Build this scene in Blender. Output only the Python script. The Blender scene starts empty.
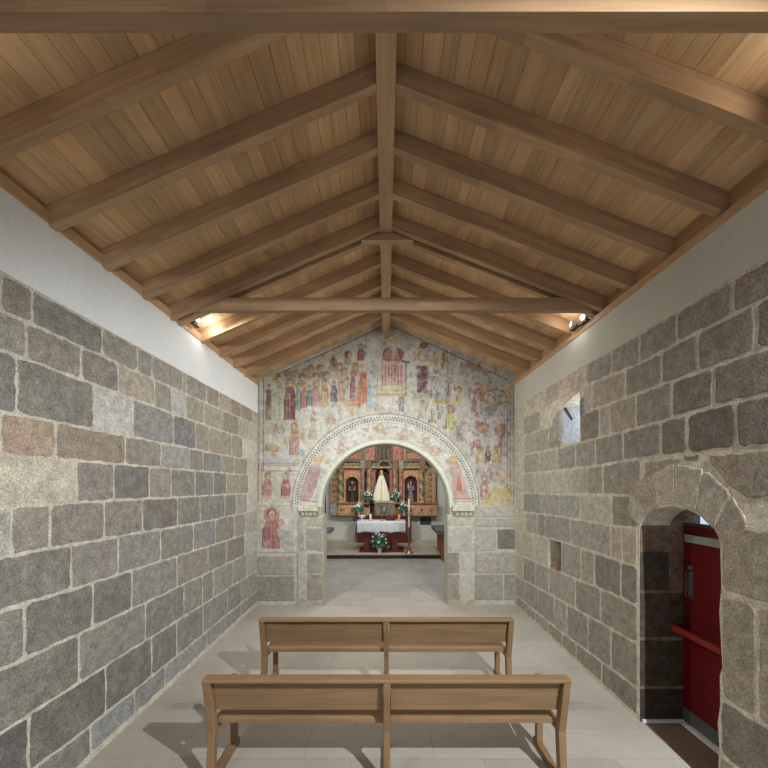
import bpy, bmesh, math, random
import numpy as np
from mathutils import Vector, Matrix
from mathutils.geometry import tessellate_polygon, delaunay_2d_cdt
R = random.Random(7)
C = bpy.context.scene.collection
PI = math.pi

# ------------------------------------------------------------------ camera, world, lights
F = 400.0                      # focal length in pixels of the 768 px frame
H = 2.4                        # camera height
VX, VY = 386.0, 484.5
cam = bpy.data.cameras.new('camera'); co = bpy.data.objects.new('camera', cam); C.objects.link(co)
co.location = (0, 0, H); co.rotation_euler = (PI/2, 0, 0)
cam.sensor_width = 36; cam.sensor_fit = 'HORIZONTAL'; cam.lens = F/768*36
cam.shift_y = (VY-384)/768; cam.shift_x = -(VX-384)/768
cam.clip_start = 0.05; cam.clip_end = 100
sc = bpy.context.scene
sc.camera = co
sc.view_settings.view_transform = 'Standard'; sc.view_settings.look = 'None'
sc.view_settings.gamma = 1; sc.view_settings.use_curve_mapping = False
sc.view_settings.exposure = 0.0
w = bpy.data.worlds.new('sky'); sc.world = w; w.use_nodes = True
bg = w.node_tree.nodes['Background']; bg.inputs[0].default_value = (0.72, 0.82, 1.0, 1); bg.inputs[1].default_value = 0.9

def light(name, kind, loc, target, power, color, **kw):
    l = bpy.data.lights.new(name, kind); l.energy = power; l.color = color
    for k, v in kw.items(): setattr(l, k, v)
    o = bpy.data.objects.new(name, l); C.objects.link(o); o.location = loc
    d = Vector(target) - Vector(loc)
    o.rotation_euler = d.to_track_quat('-Z', 'Y').to_euler()
    return o
WARM = (1.0, 0.92, 0.80); NEUT = (1.0, 0.985, 0.95); COOL = (0.84, 0.92, 1.0)
# soft fill light added behind the camera, in the back wall opening
light('rear_fill', 'AREA', (0, -2.3, 2.4), (0, 4, 2.6), 7, COOL, shape='RECTANGLE', size=4.4, size_y=3.6)
# spot on the right ledge above the viewer: throws the bench shadows to the left
light('ledge_spot_near', 'SPOT', (2.4, -0.25, 4.42), (-0.7, 4.8, 0.0), 1350, (0.95, 0.98, 1.0), spot_size=1.56, spot_blend=0.6, shadow_soft_size=0.03)
light('fill_near_left', 'SPOT', (-2.4, 0.3, 4.42), (0.9, 4.8, 0.0), 230, NEUT, spot_size=1.5, spot_blend=1.0, shadow_soft_size=0.5)  # unseen soft fill, added to lift the floor and ceiling brightness
# the spots on the ledges behind the tie beam
light('ledge_spot_right', 'SPOT', (2.30, 5.14, 4.47), (-0.5, 7.1, 2.0), 330, NEUT, spot_size=2.1, spot_blend=0.9, shadow_soft_size=0.05)
light('ledge_spot_left', 'SPOT', (-2.30, 5.20, 4.47), (0.5, 7.1, 2.0), 330, NEUT, spot_size=2.1, spot_blend=0.9, shadow_soft_size=0.05)
light('ledge_glow_right', 'POINT', (2.34, 5.30, 4.52), (0, 0, 0), 2.5, NEUT, shadow_soft_size=0.04)
light('ledge_glow_left', 'POINT', (-2.34, 5.42, 4.52), (0, 0, 0), 2.5, NEUT, shadow_soft_size=0.04)
light('unseen_uplight_right', 'SPOT', (2.40, 2.02, 4.53), (1.2, 2.43, 4.95), 13, WARM, spot_size=1.9, spot_blend=1.0, shadow_soft_size=0.05)  # unseen uplights on both ledges, added to brighten the near rafters
light('unseen_uplight_left', 'SPOT', (-2.40, 2.02, 4.53), (-1.4, 1.9, 5.2), 7, WARM, spot_size=1.9, spot_blend=1.0, shadow_soft_size=0.05)
# chancel lighting
light('chancel_spot_left', 'SPOT', (-1.5, 10.2, 4.7), (0.3, 16, 2.4), 420, NEUT, spot_size=1.1, spot_blend=0.8, shadow_soft_size=0.1)
light('chancel_spot_right', 'SPOT', (1.5, 10.2, 4.7), (-0.3, 16, 2.4), 420, NEUT, spot_size=1.1, spot_blend=0.8, shadow_soft_size=0.1)
light('chancel_fill', 'AREA', (0, 11.5, 5.2), (0, 12.6, 0), 190, NEUT, shape='RECTANGLE', size=3.5, size_y=4)

# ------------------------------------------------------------------ helpers
def lin(c, k=1.0):
    out = []
    for v in c[:3]:
        v = max(0.0, min(255.0, v))/255
        out.append((v/12.92 if v <= 0.04045 else ((v+0.055)/1.055)**2.4)*k)
    return tuple(out)

class MB:
    def __init__(self): self.v = []; self.f = []; self.c = []; self.s = []; self.col = (0.5, 0.5, 0.5); self.sm = False
    def setc(self, c, sm=None):
        self.col = c
        if sm is not None: self.sm = sm
        return self
    def add(self, vs, fs, cols=None):
        b = len(self.v); self.v += [tuple(p) for p in vs]
        for i, f in enumerate(fs):
            self.f.append([b+j for j in f]); self.c.append(cols[i] if cols else self.col); self.s.append(self.sm)
        return self
    def box(self, x0, x1, y0, y1, z0, z1):
        vs = [(x0,y0,z0),(x1,y0,z0),(x1,y1,z0),(x0,y1,z0),(x0,y0,z1),(x1,y0,z1),(x1,y1,z1),(x0,y1,z1)]
        s, self.sm = self.sm, False
        self.add(vs, [(0,3,2,1),(4,5,6,7),(0,1,5,4),(1,2,6,5),(2,3,7,6),(3,0,4,7)]); self.sm = s
        return self
    def prism(self, poly, fn, a, b):
        """poly: 2-D outline; fn(u,v,d) gives the point; extruded from d=a to d=b"""
        n = len(poly); vs = [fn(p[0], p[1], a) for p in poly] + [fn(p[0], p[1], b) for p in poly]
        fs = [tuple(range(n)), tuple(range(2*n-1, n-1, -1))] + [(i, i+n, (i+1) % n + n, (i+1) % n) for i in range(n)]
        s, self.sm = self.sm, False
        self.add(vs, fs); self.sm = s
        return self
    def holed(self, outer, holes, fn, a, b):
        loops = [outer]+list(holes)
        flat = [p for l in loops for p in l]
        es_, o_ = [], 0
        for l in loops: es_ += [(o_+i, o_+(i+1) % len(l)) for i in range(len(l))]; o_ += len(l)
        dv, _, df, ov = delaunay_2d_cdt([Vector(p) for p in flat], es_, [], 0, 1e-6)[:4]
        def inside(p, l):
            r = False
            for i in range(len(l)):
                (xi, yi), (xj, yj) = l[i], l[i-1]
                if (yi > p[1]) != (yj > p[1]) and p[0] < (xj-xi)*(p[1]-yi)/(yj-yi)+xi: r = not r
            return r
        tris = []
        for t in df:
            c_ = [(dv[t[0]][k]+dv[t[1]][k]+dv[t[2]][k])/3 for k in (0, 1)]
            if inside(c_, outer) and not any(inside(c_, h) for h in holes): tris.append([ov[i][0] for i in t] if False else list(t))
        assert len(dv) == len(flat), 'outline touches itself'
        remap = [min(range(len(flat)), key=lambda k: (flat[k][0]-v[0])**2+(flat[k][1]-v[1])**2) for v in dv]
        tris = [[remap[i] for i in t] for t in tris]
        n = len(flat); vs = [fn(p[0], p[1], a) for p in flat]+[fn(p[0], p[1], b) for p in flat]
        fs = [tuple(t) for t in tris]+[tuple(n+i for i in reversed(t)) for t in tris]
        o = 0
        for l in loops:
            m = len(l)
            for i in range(m):
                j = (i+1) % m; fs.append((o+i, n+o+i, n+o+j, o+j))
            o += m
        self.add(vs, fs); return self
    def cyl(self, p0, p1, r0, r1=None, n=12, cap=True):
        r1 = r0 if r1 is None else r1
        p0, p1 = Vector(p0), Vector(p1); d = (p1-p0).normalized()
        a = Vector((1,0,0)) if abs(d.x) < 0.9 else Vector((0,1,0)); u = d.cross(a).normalized(); v = d.cross(u)
        vs = []
        for p, r in ((p0, r0), (p1, r1)):
            for i in range(n):
                t = 2*PI*i/n; vs.append(p+u*math.cos(t)*r+v*math.sin(t)*r)
        s = self.sm; self.sm = True
        self.add(vs, [(i, (i+1) % n, n+(i+1) % n, n+i) for i in range(n)]); self.sm = False
        if cap: self.add(vs, [tuple(range(n-1, -1, -1)), tuple(range(n, 2*n))])
        self.sm = s; return self
    def lathe(self, prof, c, n=16, sx=1, sy=1, twist=None, colfn=None):
        """prof: list of (radius, z) from bottom to top around centre c"""
        vs = []
        for (r, z) in prof:
            for i in range(n):
                t = 2*PI*i/n; k = 1 if twist is None else 1+twist[0]*math.sin(t*1+twist[1]*z)
                vs.append((c[0]+sx*r*k*math.cos(t), c[1]+sy*r*k*math.sin(t), c[2]+z))
        fs = []; cols = []
        for j in range(len(prof)-1):
            for i in range(n):
                fs.append((j*n+i, j*n+(i+1) % n, (j+1)*n+(i+1) % n, (j+1)*n+i))
                cols.append(colfn(2*PI*i/n, prof[j][1]) if colfn else self.col)
        s = self.sm; self.sm = True; self.add(vs, fs, cols)
        m = len(prof)-1
        self.sm = False; self.add(vs, [tuple(range(n-1, -1, -1)), tuple(m*n+i for i in range(n))]); self.sm = s
        return self
    def ball(self, c, r, n=10, m=7):
        rx, ry, rz = (r, r, r) if not isinstance(r, tuple) else r
        vs = [(c[0], c[1], c[2]-rz)]
        for j in range(1, m):
            ph = -PI/2+PI*j/m
            for i in range(n):
                t = 2*PI*i/n; vs.append((c[0]+rx*math.cos(ph)*math.cos(t), c[1]+ry*math.cos(ph)*math.sin(t), c[2]+rz*math.sin(ph)))
        vs.append((c[0], c[1], c[2]+rz)); L = len(vs)-1
        fs = [(0, 1+(i+1) % n, 1+i) for i in range(n)]
        for j in range(m-2):
            for i in range(n):
                a = 1+j*n; fs.append((a+i, a+(i+1) % n, a+n+(i+1) % n, a+n+i))
        a = 1+(m-2)*n; fs += [(a+i, a+(i+1) % n, L) for i in range(n)]
        s = self.sm; self.sm = True; self.add(vs, fs); self.sm = s; return self
    def tube(self, pts, r, n=8):
        pts = [Vector(p) for p in pts]
        for a, b in zip(pts, pts[1:]): self.cyl(a, b, r, r, n)
        return self
    def obj(self, name, mat, parent=None, bevel=0, **props):
        me = bpy.data.meshes.new(name); me.from_pydata(self.v, [], self.f)
        at = me.attributes.new('Col', 'FLOAT_COLOR', 'CORNER')
        arr = np.ones((len(me.loops), 4), dtype=np.float32)
        cols = np.array(self.c, dtype=np.float32).reshape(-1, 3); lens = np.array([len(f) for f in self.f])
        arr[:, :3] = np.repeat(cols, lens, axis=0); at.data.foreach_set('color', arr.ravel())
        me.polygons.foreach_set('use_smooth', self.s)
        bm = bmesh.new(); bm.from_mesh(me)
        bmesh.ops.recalc_face_normals(bm, faces=bm.faces); bm.to_mesh(me); bm.free()
        me.materials.append(mat)
        o = bpy.data.objects.new(name, me); C.objects.link(o)
        if parent: o.parent = parent
        if bevel:
            b = o.modifiers.new('edge', 'BEVEL'); b.width = bevel; b.segments = 2; b.limit_method = 'ANGLE'
        for k, v in props.items(): o[k] = v
        return o

def thing(name, loc, label, cat, group=None):
    o = bpy.data.objects.new(name, None); C.objects.link(o); o.location = loc
    o['label'] = label; o['category'] = cat
    if group: o['group'] = group
    return o
def copy_tree(o, parent=None):
    c = o.copy(); C.objects.link(c); c.parent = parent
    for ch in list(o.children): copy_tree(ch, c)
    return c
def P(x, y, d):      # a point seen at pixel x,y, d metres from the viewer's plane
    return ((x-VX)*d/F, d, H-(y-VY)*d/F)

# ------------------------------------------------------------------ materials
def nt(name):
    m = bpy.data.materials.new(name); m.use_nodes = True
    return m, m.node_tree.nodes, m.node_tree.links, m.node_tree.nodes['Principled BSDF']
def vcmat(name, rough=0.8, scale=6, amt=0.25, fine=60, famt=0.15, bump=0.2, bdist=0.004, metal=0, spec=0.3, tint=None, tamt=0.0, stretch=(1,1,1)):
    m, N, L, B = nt(name)
    a = N.new('ShaderNodeAttribute'); a.attribute_name = 'Col'
    tc = N.new('ShaderNodeTexCoord'); mp = N.new('ShaderNodeMapping'); mp.inputs['Scale'].default_value = stretch
    L.new(tc.outputs['Object'], mp.inputs[0])
    n1 = N.new('ShaderNodeTexNoise'); n1.inputs['Scale'].default_value = scale; n1.inputs['Detail'].default_value = 5; n1.inputs['Roughness'].default_value = 0.62
    n2 = N.new('ShaderNodeTexNoise'); n2.inputs['Scale'].default_value = fine; n2.inputs['Detail'].default_value = 3
    L.new(mp.outputs[0], n1.inputs[0]); L.new(mp.outputs[0], n2.inputs[0])
    r1 = N.new('ShaderNodeMapRange'); r1.inputs[1].default_value = 0.3; r1.inputs[2].default_value = 0.7; r1.inputs[3].default_value = 1-amt; r1.inputs[4].default_value = 1+amt
    r2 = N.new('ShaderNodeMapRange'); r2.inputs[1].default_value = 0.3; r2.inputs[2].default_value = 0.7; r2.inputs[3].default_value = 1-famt; r2.inputs[4].default_value = 1+famt
    L.new(n1.outputs[0], r1.inputs[0]); L.new(n2.outputs[0], r2.inputs[0])
    mu = N.new('ShaderNodeMath'); mu.operation = 'MULTIPLY'; L.new(r1.outputs[0], mu.inputs[0]); L.new(r2.outputs[0], mu.inputs[1])
    vm = N.new('ShaderNodeVectorMath'); vm.operation = 'SCALE'; L.new(mu.outputs[0], vm.inputs['Scale'])
    src = a.outputs['Color']
    if tint:
        n3 = N.new('ShaderNodeTexNoise'); n3.inputs['Scale'].default_value = 3.5; n3.inputs['Detail'].default_value = 9; n3.inputs['Roughness'].default_value = 0.72
        L.new(tc.outputs['Object'], n3.inputs[0])
        r3 = N.new('ShaderNodeMapRange'); r3.inputs[1].default_value = 0.48; r3.inputs[2].default_value = 0.72; r3.inputs[4].default_value = tamt
        L.new(n3.outputs[0], r3.inputs[0])
        mx = N.new('ShaderNodeMix'); mx.data_type = 'RGBA'; mx.inputs[7].default_value = (*tint, 1)
        L.new(r3.outputs[0], mx.inputs[0]); L.new(src, mx.inputs[6]); src = mx.outputs[2]
    L.new(src, vm.inputs[0]); L.new(vm.outputs[0], B.inputs['Base Color'])
    B.inputs['Roughness'].default_value = rough; B.inputs['Metallic'].default_value = metal
    B.inputs['Specular IOR Level'].default_value = spec
    if bump:
        ad = N.new('ShaderNodeMath'); ad.operation = 'ADD'; L.new(n1.outputs[0], ad.inputs[0]); L.new(n2.outputs[0], ad.inputs[1])
        b = N.new('ShaderNodeBump'); b.inputs['Strength'].default_value = bump; b.inputs['Distance'].default_value = bdist
        L.new(ad.outputs[0], b.inputs['Height']); L.new(b.outputs[0], B.inputs['Normal'])
    return m
def woodmat(name, rot=(0,0,0), stretch=(0.9, 14, 14), amt=0.17, rough=0.6, brick=None):
    """grain runs along x after the rotation"""
    m, N, L, B = nt(name)
    a = N.new('ShaderNodeAttribute'); a.attribute_name = 'Col'
    tc = N.new('ShaderNodeTexCoord'); mr = N.new('ShaderNodeMapping'); mr.inputs['Rotation'].default_value = rot
    L.new(tc.outputs['Object'], mr.inputs[0])
    mp = N.new('ShaderNodeMapping'); mp.inputs['Scale'].default_value = stretch; L.new(mr.outputs[0], mp.inputs[0])
    n1 = N.new('ShaderNodeTexNoise'); n1.inputs['Scale'].default_value = 2.2; n1.inputs['Detail'].default_value = 6; n1.inputs['Distortion'].default_value = 0.6
    L.new(mp.outputs[0], n1.inputs[0])
    n2 = N.new('ShaderNodeTexNoise'); n2.inputs['Scale'].default_value = 1.1; n2.inputs['Detail'].default_value = 2
    L.new(mr.outputs[0], n2.inputs[0])
    r1 = N.new('ShaderNodeMapRange'); r1.inputs[1].default_value = 0.3; r1.inputs[2].default_value = 0.7; r1.inputs[3].default_value = 1-amt; r1.inputs[4].default_value = 1+amt*0.6
    L.new(n1.outputs[0], r1.inputs[0])
    r2 = N.new('ShaderNodeMapRange'); r2.inputs[1].default_value = 0.3; r2.inputs[2].default_value = 0.7; r2.inputs[3].default_value = 0.86; r2.inputs[4].default_value = 1.1
    L.new(n2.outputs[0], r2.inputs[0])
    mu = N.new('ShaderNodeMath'); mu.operation = 'MULTIPLY'; L.new(r1.outputs[0], mu.inputs[0]); L.new(r2.outputs[0], mu.inputs[1])
    out = mu.outputs[0]
    if brick:
        bt = N.new('ShaderNodeTexBrick'); bt.inputs['Scale'].default_value = 1
        bt.inputs['Brick Width'].default_value = brick[0]; bt.inputs['Row Height'].default_value = brick[1]; bt.inputs['Mortar Size'].default_value = 0.0006
        bt.inputs['Color1'].default_value = (0.84, 0.84, 0.84, 1); bt.inputs['Color2'].default_value = (1.08, 1.08, 1.08, 1); bt.inputs['Mortar'].default_value = (0.7, 0.7, 0.7, 1)
        sw = N.new('ShaderNodeMapping'); sw.inputs['Rotation'].default_value = brick[2]; L.new(mr.outputs[0], sw.inputs[0]); L.new(sw.outputs[0], bt.inputs[0])
        m2 = N.new('ShaderNodeMath'); m2.operation = 'MULTIPLY'; L.new(out, m2.inputs[0]); L.new(bt.outputs[0], m2.inputs[1]); out = m2.outputs[0]
    vm = N.new('ShaderNodeVectorMath'); vm.operation = 'SCALE'; L.new(a.outputs['Color'], vm.inputs[0]); L.new(out, vm.inputs['Scale'])
    L.new(vm.outputs[0], B.inputs['Base Color']); B.inputs['Roughness'].default_value = rough; B.inputs['Specular IOR Level'].default_value = 0.3
    b = N.new('ShaderNodeBump'); b.inputs['Strength'].default_value = 0.15; b.inputs['Distance'].default_value = 0.002
    L.new(n1.outputs[0], b.inputs['Height']); L.new(b.outputs[0], B.inputs['Normal'])
    return m
M_stone = vcmat('granite_masonry', 0.92, 11, 0.24, 70, 0.34, 0.4, 0.005, tint=lin((168,162,148)), tamt=0.5)
M_plaster = vcmat('white_plaster', 0.85, 1.6, 0.05, 25, 0.03, 0.1)
M_fresco = vcmat('fresco_plaster', 0.9, 14, 0.13, 60, 0.12, 0.3, 0.003)
M_wx = woodmat('oak_grain_across', (0,0,0), brick=None)
M_wy = woodmat('oak_grain_lengthwise', (0,0,PI/2))
M_wz = woodmat('oak_grain_upright', (0,PI/2,0))
M_rl = woodmat('glulam_rafter_left', (0, math.atan(0.44), 0), brick=(0.7, 0.045, (PI/2,0,0)))
M_rr = woodmat('glulam_rafter_right', (0, -math.atan(0.385), 0), brick=(0.7, 0.045, (PI/2,0,0)))
M_tie = woodmat('glulam_tie', (0,0,0), brick=(0.8, 0.05, (PI/2,0,0)))
M_paint = vcmat('painted_carving', 0.6, 16, 0.55, 60, 0.4, 0.9, 0.012, tint=lin((96,66,44)), tamt=0.4)
M_cloth = vcmat('woven_cloth', 0.9, 12, 0.10, 90, 0.08, 0.2)
M_metal = vcmat('brushed_metal', 0.35, 20, 0.05, 80, 0.05, 0.05, metal=0.9)
M_dark = vcmat('satin_paint', 0.45, 8, 0.06, 60, 0.03, 0.05)
M_leaf = vcmat('petals_and_leaves', 0.7, 30, 0.2, 90, 0.2, 0.0)
def emis(name, col, s):
    m, N, L, B = nt(name); B.inputs['Base Color'].default_value = (*col, 1); B.inputs['Emission Color'].default_value = (*col, 1); B.inputs['Emission Strength'].default_value = s
    return m
M_lens = emis('lamp_lens', (0.9, 0.96, 1.0), 14)

# floor slabs
def floormat(name, c1, c2, mort, bw, rh, off=(0,0,0)):
    m, N, L, B = nt(name)
    tc = N.new('ShaderNodeTexCoord'); mp = N.new('ShaderNodeMapping'); mp.inputs['Location'].default_value = off; L.new(tc.outputs['Object'], mp.inputs[0])
    bt = N.new('ShaderNodeTexBrick'); bt.inputs['Scale'].default_value = 1; bt.inputs['Brick Width'].default_value = bw; bt.inputs['Row Height'].default_value = rh
    bt.inputs['Mortar Size'].default_value = 0.004; bt.inputs['Mortar Smooth'].default_value = 0.3; bt.offset = 0.37
    bt.inputs['Color1'].default_value = (*c1, 1); bt.inputs['Color2'].default_value = (*c2, 1); bt.inputs['Mortar'].default_value = (*mort, 1)
    L.new(mp.outputs[0], bt.inputs[0])
    n1 = N.new('ShaderNodeTexNoise'); n1.inputs['Scale'].default_value = 1.3; n1.inputs['Detail'].default_value = 5; L.new(tc.outputs['Object'], n1.inputs[0])
    n2 = N.new('ShaderNodeTexNoise'); n2.inputs['Scale'].default_value = 45; n2.inputs['Detail'].default_value = 3; L.new(tc.outputs['Object'], n2.inputs[0])
    r1 = N.new('ShaderNodeMapRange'); r1.inputs[1].default_value = 0.3; r1.inputs[2].default_value = 0.7; r1.inputs[3].default_value = 0.88; r1.inputs[4].default_value = 1.1; L.new(n1.outputs[0], r1.inputs[0])
    r2 = N.new('ShaderNodeMapRange'); r2.inputs[1].default_value = 0.3; r2.inputs[2].default_value = 0.7; r2.inputs[3].default_value = 0.93; r2.inputs[4].default_value = 1.07; L.new(n2.outputs[0], r2.inputs[0])
    mu = N.new('ShaderNodeMath'); mu.operation = 'MULTIPLY'; L.new(r1.outputs[0], mu.inputs[0]); L.new(r2.outputs[0], mu.inputs[1])
    vm = N.new('ShaderNodeVectorMath'); vm.operation = 'SCALE'; L.new(bt.outputs[0], vm.inputs[0]); L.new(mu.outputs[0], vm.inputs['Scale'])
    L.new(vm.outputs[0], B.inputs['Base Color']); B.inputs['Roughness'].default_value = 0.75
    b = N.new('ShaderNodeBump'); b.inputs['Strength'].default_value = 0.15; b.inputs['Distance'].default_value = 0.003; L.new(n2.outputs[0], b.inputs['Height']); L.new(b.outputs[0], B.inputs['Normal'])
    return m
KS = 1.65      # photo tone -> albedo, walls
M_floor = floormat('nave_slabs', lin((159,154,144), 1.22), lin((153,148,138), 1.18), lin((138,133,123), 1.15), 1.15, 0.44, (0.3, 0.02, 0))
M_floor2 = floormat('chancel_slabs', lin((138,137,133), 1.35), lin((150,147,141), 1.35), lin((118,115,110), 1.2), 0.8, 0.6)
M_floor3 = floormat('threshold_slabs', lin((120,98,80), 1.3), lin((112,92,76), 1.3), lin((80,66,54)), 0.6, 0.5)

# ------------------------------------------------------------------ setting: floors
HW = 2.57       # half width of the nave
D = 8.0         # nave end wall
MB().setc((.5,.5,.5)).box(-HW-0.02, HW+0.02, -2.6, 8.44, -0.1, 0).obj('floor', M_floor, kind='structure')
MB().setc((.5,.5,.5)).box(-2.5, 2.5, 8.44, 16.5, -0.1, 0).obj('floor_chancel', M_floor2, kind='structure')
MB().setc((.5,.5,.5)).box(-2.45, 2.45, 12.95, 16.4, 0.0, 0.14).obj('floor_platform', floormat('platform_slabs', lin((168,160,142), 1.5), lin((160,152,136), 1.5), lin((110,104,92)), 1.1, 0.6), kind='structure')
MB().setc(lin((52,44,34))).box(-2.45, 2.45, 12.925, 12.95, 0.0, 0.115).obj('trim_step_riser', M_dark, kind='structure')
MB().setc((.5,.5,.5)).box(HW+0.02, 3.6, 3.0, 4.1, -0.1, 0.0).obj('floor_threshold', M_floor3, kind='structure')

# ------------------------------------------------------------------ masonry
def stone_poly(corners, jit=0.005, rad=0.03):
    """closed outline (u,v list) resampled, corners rounded, edges roughened"""
    n = len(corners); out = []
    for i in range(n):
        p0 = Vector(corners[i-1]); p1 = Vector(corners[i]); p2 = Vector(corners[(i+1) % n])
        a = (p0-p1); b = (p2-p1); la, lb = a.length, b.length
        if la < 1e-5 or lb < 1e-5: continue
        ang = a.angle(b)
        if ang > 2.6: out.append(p1); continue
        r = min(rad*R.uniform(0.6, 1.5), la*0.4, lb*0.4)
        q0 = p1+a.normalized()*r; q1 = p1+b.normalized()*r
        for t in (0, 0.33, 0.67, 1): out.append(q0*(1-t)**2+p1*2*t*(1-t)+q1*t*t)
    res = []
    for i in range(len(out)):
        a, b = out[i], out[(i+1) % len(out)]; L = (b-a).length; k = max(1, int(L/0.06))
        for j in range(k):
            p = a.lerp(b, j/k); res.append(Vector((p.x+R.uniform(-jit, jit), p.y+R.uniform(-jit, jit))))
    return res
mort_k = 1.0
def add_stone(mb, corners, col, fn, proud=0.003, jit=0.008, rad=0.035):
    proud += R.uniform(0.0, 0.0015)
    pts = stone_poly(corners, jit, rad); n = len(pts)
    c = sum(pts, Vector((0, 0)))/n
    k = R.uniform(0.95, 1.05); g_ = (col[0]+col[1]+col[2])/3; col = tuple((v*0.62+g_*0.38)*k for v in col); col = tuple(v*0.88+m_*0.12*mort_k for v, m_ in zip(col, (0.62,0.57,0.48)))
    ins = [p+(c-p).normalized()*min(0.014, (c-p).length*0.3) for p in pts]
    vs = [fn(p.x, p.y, -0.012) for p in pts]+[fn(p.x, p.y, proud*0.55) for p in pts]+[fn(p.x, p.y, proud) for p in ins]
    fs = [(i, (i+1) % n, n+(i+1) % n, n+i) for i in range(n)]+[(n+i, n+(i+1) % n, 2*n+(i+1) % n, 2*n+i) for i in range(n)]
    mb.add(vs, fs)
    for i in range(len(fs)): mb.c[-1-i] = col
    tr = tessellate_polygon([[Vector((p.x, p.y, 0)) for p in ins]])
    mb.add([fn(p.x, p.y, proud) for p in ins], [tuple(t) for t in tr])
    for i in range(len(tr)): mb.c[-1-i] = col

def courses(mb, lines, cols, fn, side, g=0.013, ystart=-2.4, clip=None, KC=1.0, tone=(1,1,1)):
    """lines: list of [(Y,h)...] joint lines top to bottom; cols: per course [(x_end_px, colour)...] ordered near -> far in px"""
    for ci, row in enumerate(cols):
        top = lambda Y: np.interp(Y, [p[0] for p in lines[ci]], [p[1] for p in lines[ci]])
        bot = lambda Y: np.interp(Y, [p[0] for p in lines[ci+1]], [p[1] for p in lines[ci+1]])
        ys = [1028.0/max(1.0, abs(x-VX)) for x, _ in row]
        start = ys[0] if row[0][1] is None else None
        segs = []; prev = None
        for (x, c), Y in zip(row, ys):
            Y = min(Y, D-0.004)
            if prev is not None and c is not None: segs.append((prev, Y, c))
            prev = Y
        # masonry nearer than the picture shows
        y = segs[0][0]; first = segs[0]
        while y > ystart:
            L = R.uniform(0.45, 0.95); c0 = row[1][1]; c0 = tuple(v*R.uniform(0.85, 1.1) for v in c0)
            segs.append((max(ystart, y-L), y, c0)); y -= L
        for a, b, c in segs:
            a2, b2 = a+g, b-g
            if b2-a2 < 0.02: continue
            col = tuple(v*KC*t for v, t in zip(lin(c), tone))
            ks = max(1, int((b2-a2)/0.3))
            if clip:
                r = clip(ci, a2, b2)
                if r == 'skip': continue
            tp = [(a2+(b2-a2)*i/ks, float(top(a2+(b2-a2)*i/ks))-g) for i in range(ks+1)]
            bt = [(a2+(b2-a2)*i/ks, float(bot(a2+(b2-a2)*i/ks))+g) for i in range(ks+1)]
            if clip and isinstance(r, dict):
                if 'bot' in r: bt = [(u, max(v, r['bot'])) for u, v in bt]
                if 'top' in r: tp = [(u, min(v, r['top'])) for u, v in tp]
            if min(t[1]-b_[1] for t, b_ in zip(tp, bt)) < 0.03: continue
            add_stone(mb, bt+tp[::-1], col, fn)

fL = lambda u, v, d: (-HW+d, u, v)
fR = lambda u, v, d: (HW-d, u, v)
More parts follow.
